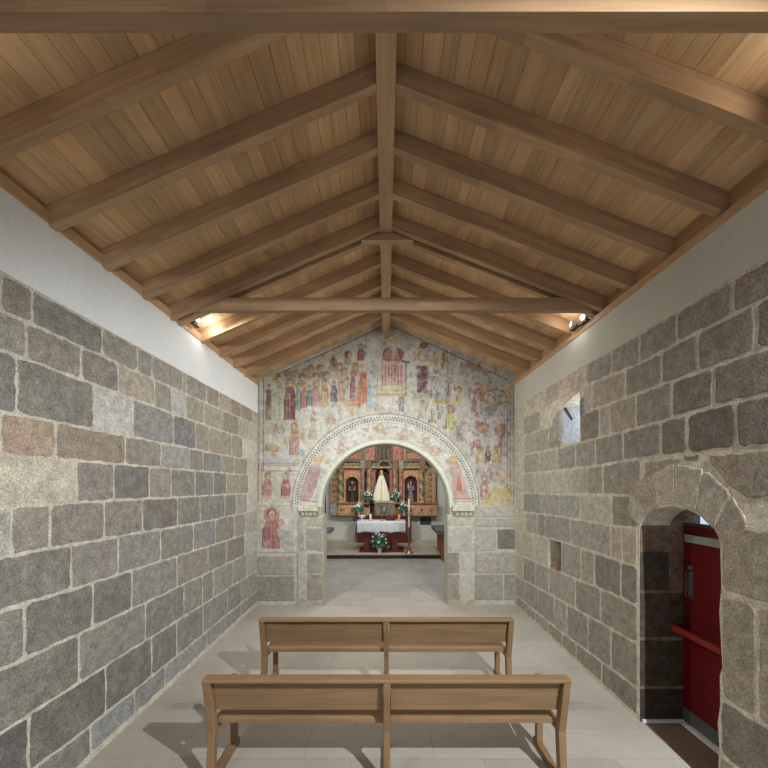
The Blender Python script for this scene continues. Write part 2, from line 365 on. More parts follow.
# left wall: joint lines (Y, height)
LL = [[(2.6,3.815),(8,3.85)], [(2.6,3.563),(4,3.56),(8,3.58)], [(2.6,3.297),(4,3.275),(5,3.25),(8,3.235)], [(2.6,2.89),(6,2.87),(8,2.865)],
      [(2.6,2.603),(5,2.59),(8,2.575)], [(2.6,2.253),(8,2.233)], [(2.6,1.914),(4,1.90),(5.3,1.875),(8,1.885)], [(2.6,1.557),(4,1.53),(8,1.48)],
      [(2.6,1.166),(4,1.14),(8,1.11)], [(2.6,0.745),(4,0.735),(8,0.69)], [(2.6,0.335),(3.6,0.30),(8,0.29)], [(2.6,0.05),(8,0.06)]]
LC = [
 [(0.0,None),(32,(112,106,93)),(102,(96,98,92)),(137.5,(115,112,98)),(151.9,(112,110,103)),(182.5,(120,114,100)),(186.2,(128,125,112)),(206.5,(118,112,98)),(219,(115,108,94)),(231,(135,122,102)),(240.3,(120,108,90)),(252,(132,115,95)),(257,(150,150,130))],
 [(-14,None),(26,(122,117,104)),(81,(116,109,95)),(118,(105,98,88)),(154.6,(146,132,112)),(171.5,(115,112,98)),(186.5,(150,150,145)),(204,(125,118,98)),(223,(128,118,98)),(238.5,(112,104,88)),(248.5,(135,133,122)),(257,(148,148,132))],
 [(-30,None),(16.5,(90,92,86)),(93.5,(100,96,85)),(133,(152,152,145)),(173.6,(106,106,106)),(195.6,(90,92,96)),(209.3,(118,110,92)),(231.6,(122,112,92)),(242.5,(125,116,96)),(257,(165,168,150))],
 [(0.6,None),(55.5,(142,113,82)),(125,(118,101,82)),(161,(115,106,90)),(189.5,(122,120,116)),(203,(102,97,87)),(221,(100,102,99)),(234,(122,112,88)),(247,(125,115,88)),(257,(160,162,145))],
 [(-40,None),(76.5,(160,150,126)),(113.7,(108,101,91)),(149.3,(84,82,80)),(171,(118,108,94)),(195,(105,101,91)),(213.4,(96,96,96)),(226.5,(92,92,93)),(240,(122,118,98)),(248,(120,115,95)),(257,(165,168,150))],
 [(-30,None),(11,(140,138,122)),(50,(118,108,94)),(104,(107,96,85)),(142.3,(108,102,92)),(177.5,(86,81,76)),(200,(98,96,88)),(224.5,(98,98,94)),(236,(100,100,96)),(247,(125,122,108)),(257,(160,160,148))],
 [(-20,None),(71,(96,92,82)),(118,(106,100,91)),(160.5,(108,108,104)),(193.5,(102,99,93)),(215.5,(105,105,107)),(234,(108,104,88)),(245,(118,118,108)),(257,(138,138,122))],
 [(-30,None),(24,(98,95,85)),(92.5,(88,86,80)),(131.8,(88,85,78)),(177,(110,106,98)),(208,(112,106,94)),(226.5,(104,100,90)),(244.5,(106,102,86)),(257,(150,152,138))],
 [(-10,None),(79,(92,88,78)),(145.5,(104,101,91)),(184,(96,95,92)),(202.5,(104,104,98)),(213.5,(108,102,92)),(233,(110,110,104)),(246,(115,115,100)),(257,(132,132,118))],
 [(-20,None),(28.3,(67,68,64)),(105.5,(73,73,67)),(151.5,(79,79,77)),(176.5,(86,85,84)),(203,(97,96,94)),(227.5,(103,102,98)),(241,(100,102,98)),(257,(120,122,110))],
 [(0,None),(90.5,(98,96,90)),(134.5,(105,108,108)),(165,(100,102,104)),(207,(112,113,115)),(241,(108,110,108)),(257,(112,114,110))],
]
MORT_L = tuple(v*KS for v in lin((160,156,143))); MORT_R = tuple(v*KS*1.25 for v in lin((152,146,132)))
wl = MB().setc(MORT_L)
wl.box(-HW-0.5, -HW, -2.6, D, -0.05, 3.85)
courses(wl, LL, LC, fL, -1, KC=KS)
WL = wl.obj('wall_left', M_stone, kind='structure')
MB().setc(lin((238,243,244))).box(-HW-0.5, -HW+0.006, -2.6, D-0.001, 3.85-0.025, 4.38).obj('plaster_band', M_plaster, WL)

# right wall
door_out = [(4.06,0.0)]+[(3.568+0.492*math.cos(PI*i/18), 1.925+0.275*math.sin(PI*i/18)) for i in range(19)]+[(3.066,1.6),(3.085,1.42),(3.07,1.2),(3.055,1.0),(3.08,0.93),(3.075,0.7),(3.10,0.55),(3.085,0.4),(3.10,0.0)]
win = [(5.30,2.965),(5.84,2.98),(5.84,3.53),(5.30,3.64)]
nic = [(5.875,1.10),(6.29,1.08),(6.29,1.54),(5.875,1.55)]
RL = [[(2.6,3.915),(8,3.965)], [(2.6,3.66),(3.4,3.655),(4,3.62),(5,3.665),(8,3.64)], [(2.6,3.325),(5,3.33),(8,3.30)], [(2.6,3.01),(3.2,3.01),(4,2.98),(5.8,2.945),(8,2.96)],
      [(2.6,2.665),(3.2,2.66),(4,2.67),(5,2.62),(8,2.605)], [(4,2.29),(5.3,2.27),(8,2.235)], [(4,1.96),(4.5,1.935),(6,1.93),(8,1.88)], [(4,1.56),(5.5,1.57),(6.5,1.545),(8,1.52)],
      [(4,1.16),(4.6,1.165),(5.4,1.125),(6.2,1.10),(8,1.03)], [(4,0.775),(4.8,0.745),(5.6,0.71),(8,0.60)], [(4,0.325),(4.8,0.29),(6,0.235),(8,0.215)], [(4,0.03),(8,0.03)]]
RCc = [
 [(800,None),(733,(102,90,80)),(677,(108,98,90)),(639.7,(110,102,95)),(611.5,(112,105,98)),(587,(110,105,101)),(559,(146,130,112)),(546,(130,122,110)),(532,(150,145,128)),(525,(150,148,132)),(516,(145,145,128))],
 [(830,None),(756.5,(86,77,68)),(698,(98,90,82)),(661.7,(100,94,88)),(625.5,(105,98,90)),(592,(125,115,103)),(583.6,(135,125,112)),(562,None),(540,(150,148,130)),(523.5,(118,115,103)),(516,(150,150,130))],
 [(800,None),(714,(92,84,72)),(672.3,(86,80,71)),(636,(102,94,84)),(610,(115,107,96)),(599.7,(126,116,104)),(580.3,(92,88,80)),(562,None),(548.6,(112,110,102)),(535,(120,118,108)),(525,(120,122,110)),(516,(150,150,130))],
 [(830,None),(736,(80,76,66)),(687.5,(70,64,54)),(661,(82,78,66)),(623,(95,88,80)),(595.5,(100,95,88)),(575.7,(110,105,97)),(557.4,(112,108,100)),(539.6,(118,120,110)),(524,(118,120,108)),(516,(145,145,130))],
 [(641,None),(603,(106,100,88)),(587,(108,106,98)),(571,(128,124,112)),(551.5,(138,135,120)),(535.4,(130,130,118)),(523.5,(122,126,118)),(516,(142,144,130))],
 [(638,None),(612,(98,92,82)),(579.7,(134,128,116)),(559.4,(112,114,112)),(541.3,(112,112,104)),(523.5,(106,108,104)),(516,(142,144,130))],
 [(638,None),(622,(128,113,95)),(611,(125,115,98)),(570.6,(112,110,104)),(545,(108,108,104)),(537.4,(100,100,94)),(526.4,(118,120,112)),(517,(140,142,125))],
 [(638,None),(621,(85,78,70)),(594.6,(90,84,76)),(581,(120,110,96)),(561,(108,108,100)),(549.3,None),(533,(132,132,116)),(522,(135,135,112)),(516,(140,142,125))],
 [(638,None),(600.6,(105,96,84)),(575.7,(100,96,90)),(549,(118,112,104)),(535.4,(112,114,108)),(523.5,(108,108,98)),(516,(130,130,118))],
 [(638,None),(611,(100,92,80)),(588,(98,92,88)),(567,(98,98,94)),(554,(112,110,104)),(538,(104,104,100)),(525,(108,108,104)),(516,(115,116,110))],
 [(638,None),(601.8,(92,86,76)),(576.4,(98,92,82)),(562,(105,95,85)),(548.5,(100,100,92)),(535,(110,112,105)),(516,(112,112,106))],
]
wr = MB().setc(MORT_R)
outer = [(-2.6,-0.05),(3.10,-0.05)]+[(3.10,0.0)]+[p for p in door_out[::-1][1:-1]]+[(4.06,0.0),(4.06,-0.05),(D,-0.05),(D,3.965),(-2.6,3.965)]
wr.holed(outer, [win, nic], fR, 0.0, -0.30)
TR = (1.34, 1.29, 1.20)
# masonry, first the upper four courses over the whole length, then the courses beyond the door
def clipR(ci, a, b):
    if ci >= 4 and a < 4.03: return 'skip'
    if ci == 3 and b > 3.0 and a < 4.02: return None
    return None
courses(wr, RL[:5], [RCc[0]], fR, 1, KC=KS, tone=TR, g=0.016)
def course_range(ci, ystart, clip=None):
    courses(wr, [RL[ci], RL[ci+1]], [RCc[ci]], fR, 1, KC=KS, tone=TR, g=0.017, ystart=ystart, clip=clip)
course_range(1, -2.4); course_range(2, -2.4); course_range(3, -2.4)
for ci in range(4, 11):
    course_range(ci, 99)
def rs(pts, c, **k): add_stone(wr, [(p[0]+0.03, p[1]) for p in pts], tuple(v*KS*t for v, t in zip(lin(c), TR)), fR, **k)
rs([(5.84,3.04),(6.03,3.02),(6.13,3.12),(6.15,3.25),(6.08,3.40),(5.95,3.50),(5.83,3.50)], (112,109,104), proud=0.02)
rs([(5.14,3.30),(5.19,3.22),(5.245,3.30),(5.25,3.50),(5.19,3.56),(5.14,3.48)], (84,84,84), proud=0.02)
# stones over the window and the voussoirs round the door arch
vo = [((4.035,1.97),(4.22,2.10)),((3.93,2.09),(4.17,2.37)),((3.72,2.20),(3.86,2.50)),((3.50,2.235),(3.52,2.58)),((3.28,2.17),(3.20,2.52)),((3.10,2.05),(2.94,2.33)),((3.02,1.95),(2.80,2.10))]
vcol = [(124,117,101),(122,108,90),(128,119,103),(125,117,102),(122,114,100),(112,102,88)]
for i in range(6):
    (a0, a1), (b0, b1) = vo[i], vo[i+1]; k = 0.04
    L = lambda p, q, t: (p[0]+(q[0]-p[0])*t, p[1]+(q[1]-p[1])*t)
    rs([L(a0, b0, k), L(b0, a0, k), L(b1, a1, k), L(a1, b1, k)], vcol[i], rad=0.02, proud=0.0055)
rs([(3.94,2.42),(3.60,2.58),(3.46,2.60),(3.46,2.625),(3.94,2.62)], (112,104,90))
rs([(3.25,2.60),(3.42,2.60),(3.42,2.645),(3.25,2.645)], (92,78,64))
# big blocks on the near side of the door
rs([(2.35,2.36),(2.80,2.30),(2.93,2.37),(3.12,2.56),(3.15,2.63),(2.35,2.63)], (106,95,78), jit=0.008)
rs([(-0.3,2.30),(2.31,2.34),(2.31,2.63),(-0.3,2.63)], (106,96,80), jit=0.008)
for (a, b, c, d, col) in ((3.02,2.48,1.60,2.08,(112,101,82)),(2.44,1.5,1.60,2.28,(110,100,84)),(1.46,0.4,1.60,2.28,(108,98,82)),(3.02,2.75,0.79,1.555,(108,98,80)),(2.72,1.6,0.78,1.56,(112,102,84)),
                          (1.56,0.5,0.78,1.56,(104,96,80)),(3.03,2.3,0.34,0.745,(78,73,62)),(2.26,1.3,0.33,0.74,(88,82,70)),(1.26,0.3,0.33,0.74,(90,84,72)),(3.04,2.5,0.02,0.31,(104,94,78)),(2.46,1.2,0.02,0.30,(84,78,68)),(1.16,0,0.02,0.3,(92,86,76))):
    rs([(b, c), (a, c), (a, d), (b, d)], col, jit=0.008, rad=0.04)
y = 0.3
while y > -2.2:
    for (c, d) in ((0.02,0.31),(0.34,0.75),(0.79,1.56),(1.6,2.28)):
        rs([(y-0.85, c), (y-0.04, c), (y-0.04, d), (y-0.85, d)], (R.randint(88,110), R.randint(84,98), 80))
    y -= 0.85
WR = wr.obj('wall_right', M_stone, kind='structure')
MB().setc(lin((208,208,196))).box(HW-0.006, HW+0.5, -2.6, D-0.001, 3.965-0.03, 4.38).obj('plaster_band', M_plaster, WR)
# deeper masonry behind the inner skin: window embrasure, niche back, doorway reveal
M_reveal = vcmat('old_masonry', 0.92, 14, 0.4, 60, 0.35, 0.5, 0.006)
rv = MB().setc(tuple(v*KS for v in lin((100,82,66))))
rv.box(HW+0.003, HW+0.52, 4.05, 4.3, 0.0, 1.94)
def block(y0, y1, z0, z1, x0, x1, c, j=0.0):
    rv.setc(tuple(v*1.5 for v in lin(c))); rv.box(x0, x1, y0, y1, z0, z1)
# far reveal of the doorway, in courses, shade painted into the darker blocks
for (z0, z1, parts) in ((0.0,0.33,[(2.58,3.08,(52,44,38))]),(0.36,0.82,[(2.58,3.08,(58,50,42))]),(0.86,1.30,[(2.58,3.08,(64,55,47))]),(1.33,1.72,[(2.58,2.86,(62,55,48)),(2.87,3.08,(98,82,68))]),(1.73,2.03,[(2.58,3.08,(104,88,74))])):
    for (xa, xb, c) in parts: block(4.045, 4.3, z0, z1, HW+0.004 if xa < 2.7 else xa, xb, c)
# the outer skin of the wall around the doorway
rv.setc(tuple(v*1.5 for v in lin((96,80,66))))
arch_o = [(3.02,0.0),(3.02,2.02),(3.2,2.22),(3.5,2.32),(3.8,2.24),(4.03,2.05),(4.03,0.0)]
rv.prism([(4.06,-0.05),(4.6,-0.05),(4.6,3.9),(4.06,3.9)], lambda u, v, d: (HW+d, u, v), 0.30, 0.62)
rv.prism([(2.2,-0.05),(3.085,-0.05),(3.085,3.9),(2.2,3.9)], lambda u, v, d: (HW+d, u, v), 0.30, 0.62)
rv.prism([(3.086,2.04),(3.2,2.14),(3.36,2.19),(3.55,2.215),(3.75,2.19),(3.9,2.12),(4.059,2.02),(4.059,2.6),(3.086,2.6)], lambda u, v, d: (HW+d, u, v), 0.30, 0.436)
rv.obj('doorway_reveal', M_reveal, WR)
wi = MB().setc(lin((150,152,156)))
wi.prism([(5.84,2.93),(6.05,2.93),(6.05,3.62),(5.84,3.62)], lambda u, v, d: (HW+d, u, v), 0.28, 0.50)
wi.box(HW+0.28, HW+0.50, 5.05, 6.05, 2.75, 2.955); wi.setc(lin((150,150,150))).box(HW+0.28, HW+0.5, 5.05, 5.26, 2.9, 3.8); wi.box(HW+0.28, HW+0.5, 5.05, 6.05, 3.62, 3.8)
wi.setc(lin((150,152,154))).box(HW+0.001, HW+0.30, 5.825, 5.838, 2.985, 3.53)
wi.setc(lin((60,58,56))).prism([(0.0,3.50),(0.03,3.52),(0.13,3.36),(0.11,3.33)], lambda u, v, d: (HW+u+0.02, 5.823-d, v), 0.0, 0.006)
wi.obj('window_embrasure', vcmat('daylit_granite', 0.9, 30, 0.25, 90, 0.25, 0.6), WR)
light('window_daylight', 'AREA', (HW+0.48, 5.45, 3.35), (HW, 5.75, 3.3), 5, COOL, shape='RECTANGLE', size=0.3, size_y=0.5)
nb = MB().setc(tuple(v*1.2 for v in lin((92,76,66)))).box(HW+0.16, HW+0.18, 5.84, 6.32, 1.06, 1.57)
nb.setc(lin((170,140,120))).box(HW+0.02, HW+0.16, 6.08, 6.2, 1.09, 1.14); nb.obj('niche_back', M_stone, WR)

# window pane and the gap above the side door are open to the sky

# ------------------------------------------------------------------ end wall with arch
AX, AZ, RI, RO = -0.01, 1.94, 1.285, 1.835
def arcpts(r, a0, a1, n): return [(AX+r*math.cos(a0+(a1-a0)*i/n), AZ+r*math.sin(a0+(a1-a0)*i/n)) for i in range(n+1)]
ZA, SL, SR, ZU = 5.65, 0.435, 0.39, 5.48      # roof boards at the ridge, left and right slope, rafter underside at the ridge
eL = lambda X: ZA-SL*abs(X) if X < 0 else ZA-SR*X
JX = 1.24
outl = [(-2.9,-0.05),(-JX+AX,-0.05),(-JX+AX,AZ-0.15)]+[(AX-RI, AZ-0.15)]+arcpts(RI, PI, 0, 40)+[(AX+RI, AZ-0.15),(JX+AX,AZ-0.15),(JX+AX,-0.05),(2.9,-0.05),(2.9,eL(2.9)),(0,ZA),(-2.9,eL(-2.9))]
fE = lambda u, v, d: (u, D+d, v)
we = MB().setc(tuple(v*1.12 for v in lin((172,170,154))))
we.holed(outl, [], fE, 0.0, 0.44)
KE = 1.15
def es(x0, y0, x1, y1, c, pr=0.012):
    X0, X1 = (x0-VX)/50, (x1-VX)/50; z0, z1 = (604.5-y1)/50, (604.5-y0)/50; g = 0.006
    add_stone(we, [(X0+g, z0+g), (X1-g, z0+g), (X1-g, z1-g), (X0+g, z1-g)], tuple(v*KE for v in lin(c)), lambda u, v, d: (u, D-d, v), proud=pr, jit=0.004, rad=0.015)
for b in ((257,556,294.5,575,(134,129,112)),(257,576,294.5,601,(118,113,99)),
          (475,506,515,517,(155,153,138)),(475,518,495,527,(152,150,134)),(496,518,515,527,(150,148,132)),(475,528,496,551,(148,145,130)),(497,529,515,549,(84,84,77)),
          (475,552,515,573,(142,137,118)),(475,574,503,600,(132,128,112)),(504,574,515,600,(126,122,107))):
    es(*b)
WE = we.obj('wall_front', M_stone, kind='structure')
pl = MB()
pl.setc(tuple(v*1.15 for v in lin((165,163,148))))
for (xa, xb) in ((-1.745, -JX+AX), (JX+AX, 1.76)):
    pl.box(xa, xb, D-0.035, D+0.0, 0.0, 1.76)
def ps(x0, y0, x1, y1, c):
    X0, X1 = (x0-VX)/50, (x1-VX)/50; z0, z1 = (604.5-y1)/50, (604.5-y0)/50; g = 0.006
    add_stone(pl, [(X0+g, z0+g), (X1-g, z0+g), (X1-g, z1-g), (X0+g, z1-g)], tuple(v*KE for v in lin(c)), lambda u, v, d: (u, D-0.035-d, v), proud=0.008, jit=0.003, rad=0.012)
for b in ((299,518,323,526,(150,148,132)),(299,527,304.5,550,(136,134,118)),(306,528,323,550,(128,130,122)),(298,552,307,600,(152,150,136)),(307.5,553,323,573,(126,122,106)),(307.5,574,323.5,600,(122,117,102)),
          (447,518,471,525,(156,155,140)),(447,527,471,551,(150,150,134)),(447,552,459,573,(122,116,102)),(447,574,459.5,600,(130,114,98)),(461,552,471.5,600,(166,163,149))):
    ps(*b)
pl.setc(tuple(v*1.2 for v in lin((150,146,132))))
pl.box(-1.76, -JX+AX+0.01, D-0.05, D, 0, 0.10); pl.box(JX+AX-0.01, 1.78, D-0.05, D, 0, 0.10)
pl.obj('arch_pier', M_stone, WE)
# imposts with carved rope under the slab
for s in (-1, 1):
    im = MB().setc(tuple(v*1.3 for v in lin((168,166,150))))
    a, b = (AX-JX-0.09, -1.745) if s < 0 else (AX+JX+0.09, 1.76)
    lo, hi = min(a, b), max(a, b)
    im.box(lo, hi, D-0.09, D+0.44, 1.87, 1.985)
    im.setc(tuple(v*1.5 for v in lin((128,124,112)))).box(lo+0.04, hi-0.01, D-0.055, D+0.44, 1.76, 1.87)
    n = 9
    for i in range(n):
        x = lo+0.06+(hi-lo-0.1)*i/(n-1)
        im.setc(tuple(v*1.6 for v in lin((150,146,132) if i % 2 else (100,97,88)))); im.ball((x, D-0.058, 1.825+0.012*(-1)**i), (0.038, 0.02, 0.032), 8, 6)
    im.obj('impost', M_stone, WE, bevel=0.006)
# white edge moulding round the arch opening
ed = MB().setc(tuple(v*1.3 for v in lin((178,180,168))), True)
n = 56; sec = [(0.0,0.25),(-0.012,0.0),(0.005,-0.025),(0.05,-0.025),(0.065,-0.008),(0.065,0.01)]
vs = []
for i in range(n+1):
    t = PI*i/n
    for (dr, dy) in sec:
        r = RI+dr; vs.append((AX+r*math.cos(t), D+dy, AZ+0.055*0+r*math.sin(t)))
m_ = len(sec)
ed.add(vs, [(i*m_+j, (i+1)*m_+j, (i+1)*m_+j+1, i*m_+j+1) for i in range(n) for j in range(m_-1)])
ed.obj('arch_moulding', M_plaster, WE)

# ---- fresco, painted on a fine skin of plaster
S = 2.0; X0P, Y0P, X1P, Y1P = 256, 318, 517, 556
GW, GH = int((X1P-X0P)*S)+1, int((Y1P-Y0P)*S)+1
gx = X0P+np.arange(GW)/S; gy = Y0P+np.arange(GH)/S
XX, YY = np.meshgrid(gx, gy)
rng = np.random.RandomState(3)
img = np.zeros((GH, GW, 3)); img[:] = (176, 175, 160)
def smooth_noise(cell, seed):
    r = np.random.RandomState(seed); a = r.rand(int(GH/cell)+3, int(GW/cell)+3)
    fy = np.arange(GH)/cell; fx = np.arange(GW)/cell; iy = fy.astype(int); ix = fx.astype(int); ty = (fy-iy)[:, None]; tx = (fx-ix)[None]
    ty = ty*ty*(3-2*ty); tx = tx*tx*(3-2*tx)
    return (a[iy][:, ix]*(1-ty)*(1-tx)+a[iy+1][:, ix]*ty*(1-tx)+a[iy][:, ix+1]*(1-ty)*tx+a[iy+1][:, ix+1]*ty*tx)
def mix(mask, c, k=0.8):
    mk = np.clip(mask, 0, 1)[..., None]*k
    img[:] = img*(1-mk)+np.array(c, float)*mk
def ell(x, y, rx, ry, c, k=0.8, soft=0.6):
    d = np.sqrt(((XX-x)/rx)**2+((YY-y)/ry)**2); mix((1-d)*min(rx, ry)/soft+0.5, c, k)
def ring(x, y, rx, ry, c, w=0.6, k=0.7):
    d = np.abs(np.sqrt(((XX-x)/rx)**2+((YY-y)/ry)**2)-1)*min(rx, ry); mix(1-d/w, c, k)
def line(x0, y0, x1, y1, c, w=0.5, k=0.7):
    dx, dy = x1-x0, y1-y0; L2 = dx*dx+dy*dy+1e-9; t = np.clip(((XX-x0)*dx+(YY-y0)*dy)/L2, 0, 1)
    d = np.hypot(XX-x0-t*dx, YY-y0-t*dy); mix((w-d)/0.5+0.5, c, k)
def poly(pts, c, k=0.8):
    ins = np.zeros(XX.shape, bool); n = len(pts); j = n-1
    for i in range(n):
        xi, yi = pts[i]; xj, yj = pts[j]
        ins ^= ((yi > YY) != (yj > YY)) & (XX < (xj-xi)*(YY-yi)/((yj-yi) or 1e-9)+xi); j = i
    mix(ins.astype(float), c, k)
def figure(x, yh, yf, w, c, halo=(188,158,88), k=0.72, face=(196,176,150), lean=0):
    r = max(2.0, w*0.30)
    if halo: ell(x, yh, r*1.35, r*1.35, halo, 0.65); ring(x, yh, r*1.35, r*1.35, (130,88,62), 0.5, 0.6)
    sx_ = R.choice((-0.5, 0.5)); ell(x, yh-r*0.15, r*0.85, r*0.95, (112,82,60), 0.6)
    ell(x+sx_, yh+0.6, r*0.62, r*0.85, face, 0.9); ring(x+sx_, yh+0.6, r*0.62, r*0.85, (120,86,72), 0.4, 0.4)
    line(x+sx_-r*0.3, yh+0.3, x+sx_+r*0.3, yh+0.3, (96,70,60), 0.35, 0.55)
    ys = yh+r*1.2
    poly([(x-w*0.30, ys), (x+w*0.30, ys), (x+w*0.48, ys+(yf-ys)*0.3), (x+w*0.42+lean, yf), (x-w*0.5+lean, yf), (x-w*0.46, ys+(yf-ys)*0.3)], c, k)
    lt = tuple(min(215, v*1.22) for v in c)
    line(x+w*0.05, ys+2, x+w*0.2+lean, yf-1, lt, 0.6, 0.5); line(x-w*0.35, ys+(yf-ys)*0.3, x+w*0.3, ys+(yf-ys)*0.42, lt, 0.5, 0.5); ell(x+w*0.1, ys+(yf-ys)*0.33, 1.1, 0.9, face, 0.7)
    dk = tuple(v*0.72 for v in c)
    for q in (-0.42, -0.15, 0.12, 0.4): line(x+w*q*0.7, ys+1.5, x+w*q+lean, yf-0.5, dk, 0.35, 0.5)
    line(x-w*0.46, ys+(yf-ys)*.3, x-w*0.5+lean, yf, tuple(v*0.6 for v in c), 0.4, 0.5)
# tone patches of the ground
for cell, sd, c, k in ((46,1,(186,180,150),0.35),(30,2,(165,170,165),0.35),(18,4,(190,186,170),0.3),(26,5,(170,150,130),0.25)):
    mix(np.clip((smooth_noise(cell, sd)-0.5)*4, 0, 1), c, k)
mix(np.clip((XX-425)/30, 0, 1)*np.clip((500-YY)/20, 0, 1), (158,152,150), 0.45)
mix(np.clip((XX-360)/20, 0, 1)*np.clip((344-YY)/10, 0, 1), (150,146,134), 0.6)
mix(np.clip((YY-356)/10, 0, 1)*np.clip(1-np.abs(XX-411)/4, 0, 1), (190,192,182), 0.6)
# borders
line(277, 374.8, 378, 329, (96,88,80), 0.5, 0.75); line(274, 373, 376, 326.5, (196,194,182), 1.6, 0.8); line(273,370.5,372,325,(120,105,92),0.4,0.5)
line(395, 328, 508, 380, (100,92,84), 0.5, 0.7); line(400,328,512,377,(172,168,156),1.8,0.5)
for x, k in ((259,0.5),(263.6,0.75)): line(x, 378, x, 470, (120,92,82), 0.5, k)
for x, k in ((507.5,0.6),(510.5,0.5),(513.2,0.5)): line(x, 384 if x > 508 else 400, x, 505, (112,100,110), 0.5, k)
# company of haloed figures, upper left
for (x, y) in ((279,378.5),(288,375),(296,373.5),(305,372),(311,368.5),(320,368),(326,375),(333,361),(339,366),(348,354.5),(344,371),(355,366),(302,377),(316,376)):
    ell(x, y, 3.6, 3.6, (182,146,84), 0.6); ring(x, y, 3.6, 3.6, (128,84,58), 0.55, 0.65); ell(x, y-0.2, 2.6, 2.8, (120,84,58), 0.6); ell(x+0.6, y+1, 1.8, 2.3, (196,170,142), 0.85); line(x-0.2, y+0.7, x+1.4, y+0.7, (100,72,60), 0.35, 0.5)
    poly([(x-3.5, y+3.4), (x+3.5, y+3.4), (x+4, y+11), (x-4, y+11)], R.choice([(164,128,96),(168,138,120),(150,140,110),(152,120,112)]), 0.5)
line(333, 356, 334, 366, (88,66,58), 1.0, 0.6); line(346,352,347,357,(120,76,58),1.0,0.6)
figure(268.5, 386, 420, 5, (168,118,104), None, 0.5); poly([(266.3,390),(271.3,390),(271,406),(266.6,406)], (142,78,72), 0.65)
figure(275.5, 382, 421, 11, (172,168,138)); figure(290, 383, 420.5, 12, (146,84,80)); poly([(291,398),(294.5,390),(295,419),(291.5,419)], (104,68,76), 0.5)
figure(298.5, 386, 410, 6, (128,146,146)); figure(304, 385.5, 408.5, 7, (184,118,96)); figure(309.5, 387, 406, 6, (96,130,140), None)
figure(316, 383, 406, 8.5, (188,128,118)); figure(325, 382, 407, 8, (194,148,86)); figure(334, 383, 402, 6.5, (108,92,106), None)
figure(341, 384, 402, 8, (184,136,124)); figure(347, 380, 404, 6, (176,172,146)); figure(353, 374, 398, 5.5, (152,92,96))
poly([(360,372),(366,372),(368,385),(366,402),(358,409),(346,405),(357,396),(360,384)], (200,128,84), 0.8)
for q in range(5): line(362+q*0.9, 374, 352+q*3.6, 406-q*0.5, (150,66,58), 0.4, 0.55)
ell(364.5, 367.5, 3.2, 3.6, (186,168,112), 0.6); ell(364.8, 368, 2, 2.6, (196,176,150), 0.8)
poly([(368,376),(371,380),(373,408),(366,408),(368,395)], (128,154,166), 0.65)
figure(361, 346.5, 361, 7.5, (164,80,86)); line(356,354,352,366,(176,166,120),1.0,0.6)
poly([(334,402),(352,399),(350,409),(336,408)], (186,168,104), 0.5)
for y in (410, 414, 419, 424): line(300+R.uniform(-3,3), y, 356, y-6+R.uniform(-2,2), (172,182,172), 1.6, 0.4)
# angels and small groups below
figure(294.5, 426, 455, 10, (176,122,108)); poly([(297,428),(304,434),(306,444),(300,438)], (170,152,78), 0.7); poly([(291,432),(281,444),(286,446),(292,440)], (186,166,110), 0.65)
poly([(266,444),(279,446),(279,452),(266,450)], (178,140,88), 0.75); ring(272.5,448,6.5,3.6,(120,88,60),0.5,0.5)
poly([(274,425),(286,429),(284,435),(273,432)], (152,132,116), 0.6); ell(331, 417, 3, 3, (190,150,90), 0.7); poly([(325,419),(336,419),(335,424),(326,423)], (180,120,92), 0.7)
figure(313, 420, 440, 6, (174,166,134), (190,172,110), 0.45); ell(352,412,2.4,4.5,(194,150,92),0.7)
poly([(298,448),(306,451),(304,456),(298,454)], (112,140,158), 0.6)
# enthroned figure in the middle
ell(389.5, 336, 5.6, 4.2, (168,148,84), 0.8); ell(391, 342, 4.2, 6.2, (186,176,132), 0.85); ring(391, 342, 4.2, 6.2, (140,126,84), 0.5, 0.5)
ell(387.5, 354.5, 4.6, 6.0, (166,88,84), 0.85); ell(399, 354.5, 4.6, 6.0, (160,84,84), 0.85); ell(393, 358, 2, 6, (196,176,160), 0.8)
poly([(383,350),(397,350),(401,364),(381,364)], (176,140,128), 0.6); line(386,346,382,362,(120,70,66),0.5,0.6); line(397,346,402,362,(120,70,66),0.5,0.6); line(384,360,401,360,(128,120,110),0.8,0.6); ring(387.5,354.5,4.6,6,(120,62,60),0.5,0.6); ring(399,354.5,4.6,6,(120,62,60),0.5,0.6); line(389,341,392.5,341,(96,80,60),0.4,0.6)
poly([(380,364),(404,364),(403,386),(381,386)], (192,146,136), 0.75)
for q in range(7): line(382+q*3.2, 366, 382.5+q*3.1, 385, (150,72,78), 0.6, 0.6)
for q in range(4): ring(393, 363+q*4.4, 4, 3, (140,70,78), 0.45, 0.45)
poly([(379,386),(405,386),(406,394),(378,394)], (186,184,120), 0.75); line(378,394.5,406,394.5,(176,110,92),0.7,0.7); line(380,390,404,390,(120,128,92),0.4,0.5)
line(405.8, 362, 406, 395, (124,118,80), 0.7, 0.7); line(377.5, 362, 377.5, 395, (150,140,110), 0.6, 0.6); line(402,361,409,362.5,(80,84,62),1.0,0.6)
poly([(380,397),(400,397),(401,409),(379,409)], (190,190,180), 0.6); figure(401.5, 399, 412, 5, (118,134,150), (196,160,90)); 
for (x, y) in ((383.5,346),(411,345.5),(374.5,366.5),(376,386),(411,376.5),(412,392),(360,383)): ring(x, y, 1.7, 1.7, (120,118,116), 0.5, 0.7); ell(x, y, 0.6, 0.6, (110,108,106), 0.8)
ring(375,387,1.5,1.5,(190,96,84),0.6,0.8)
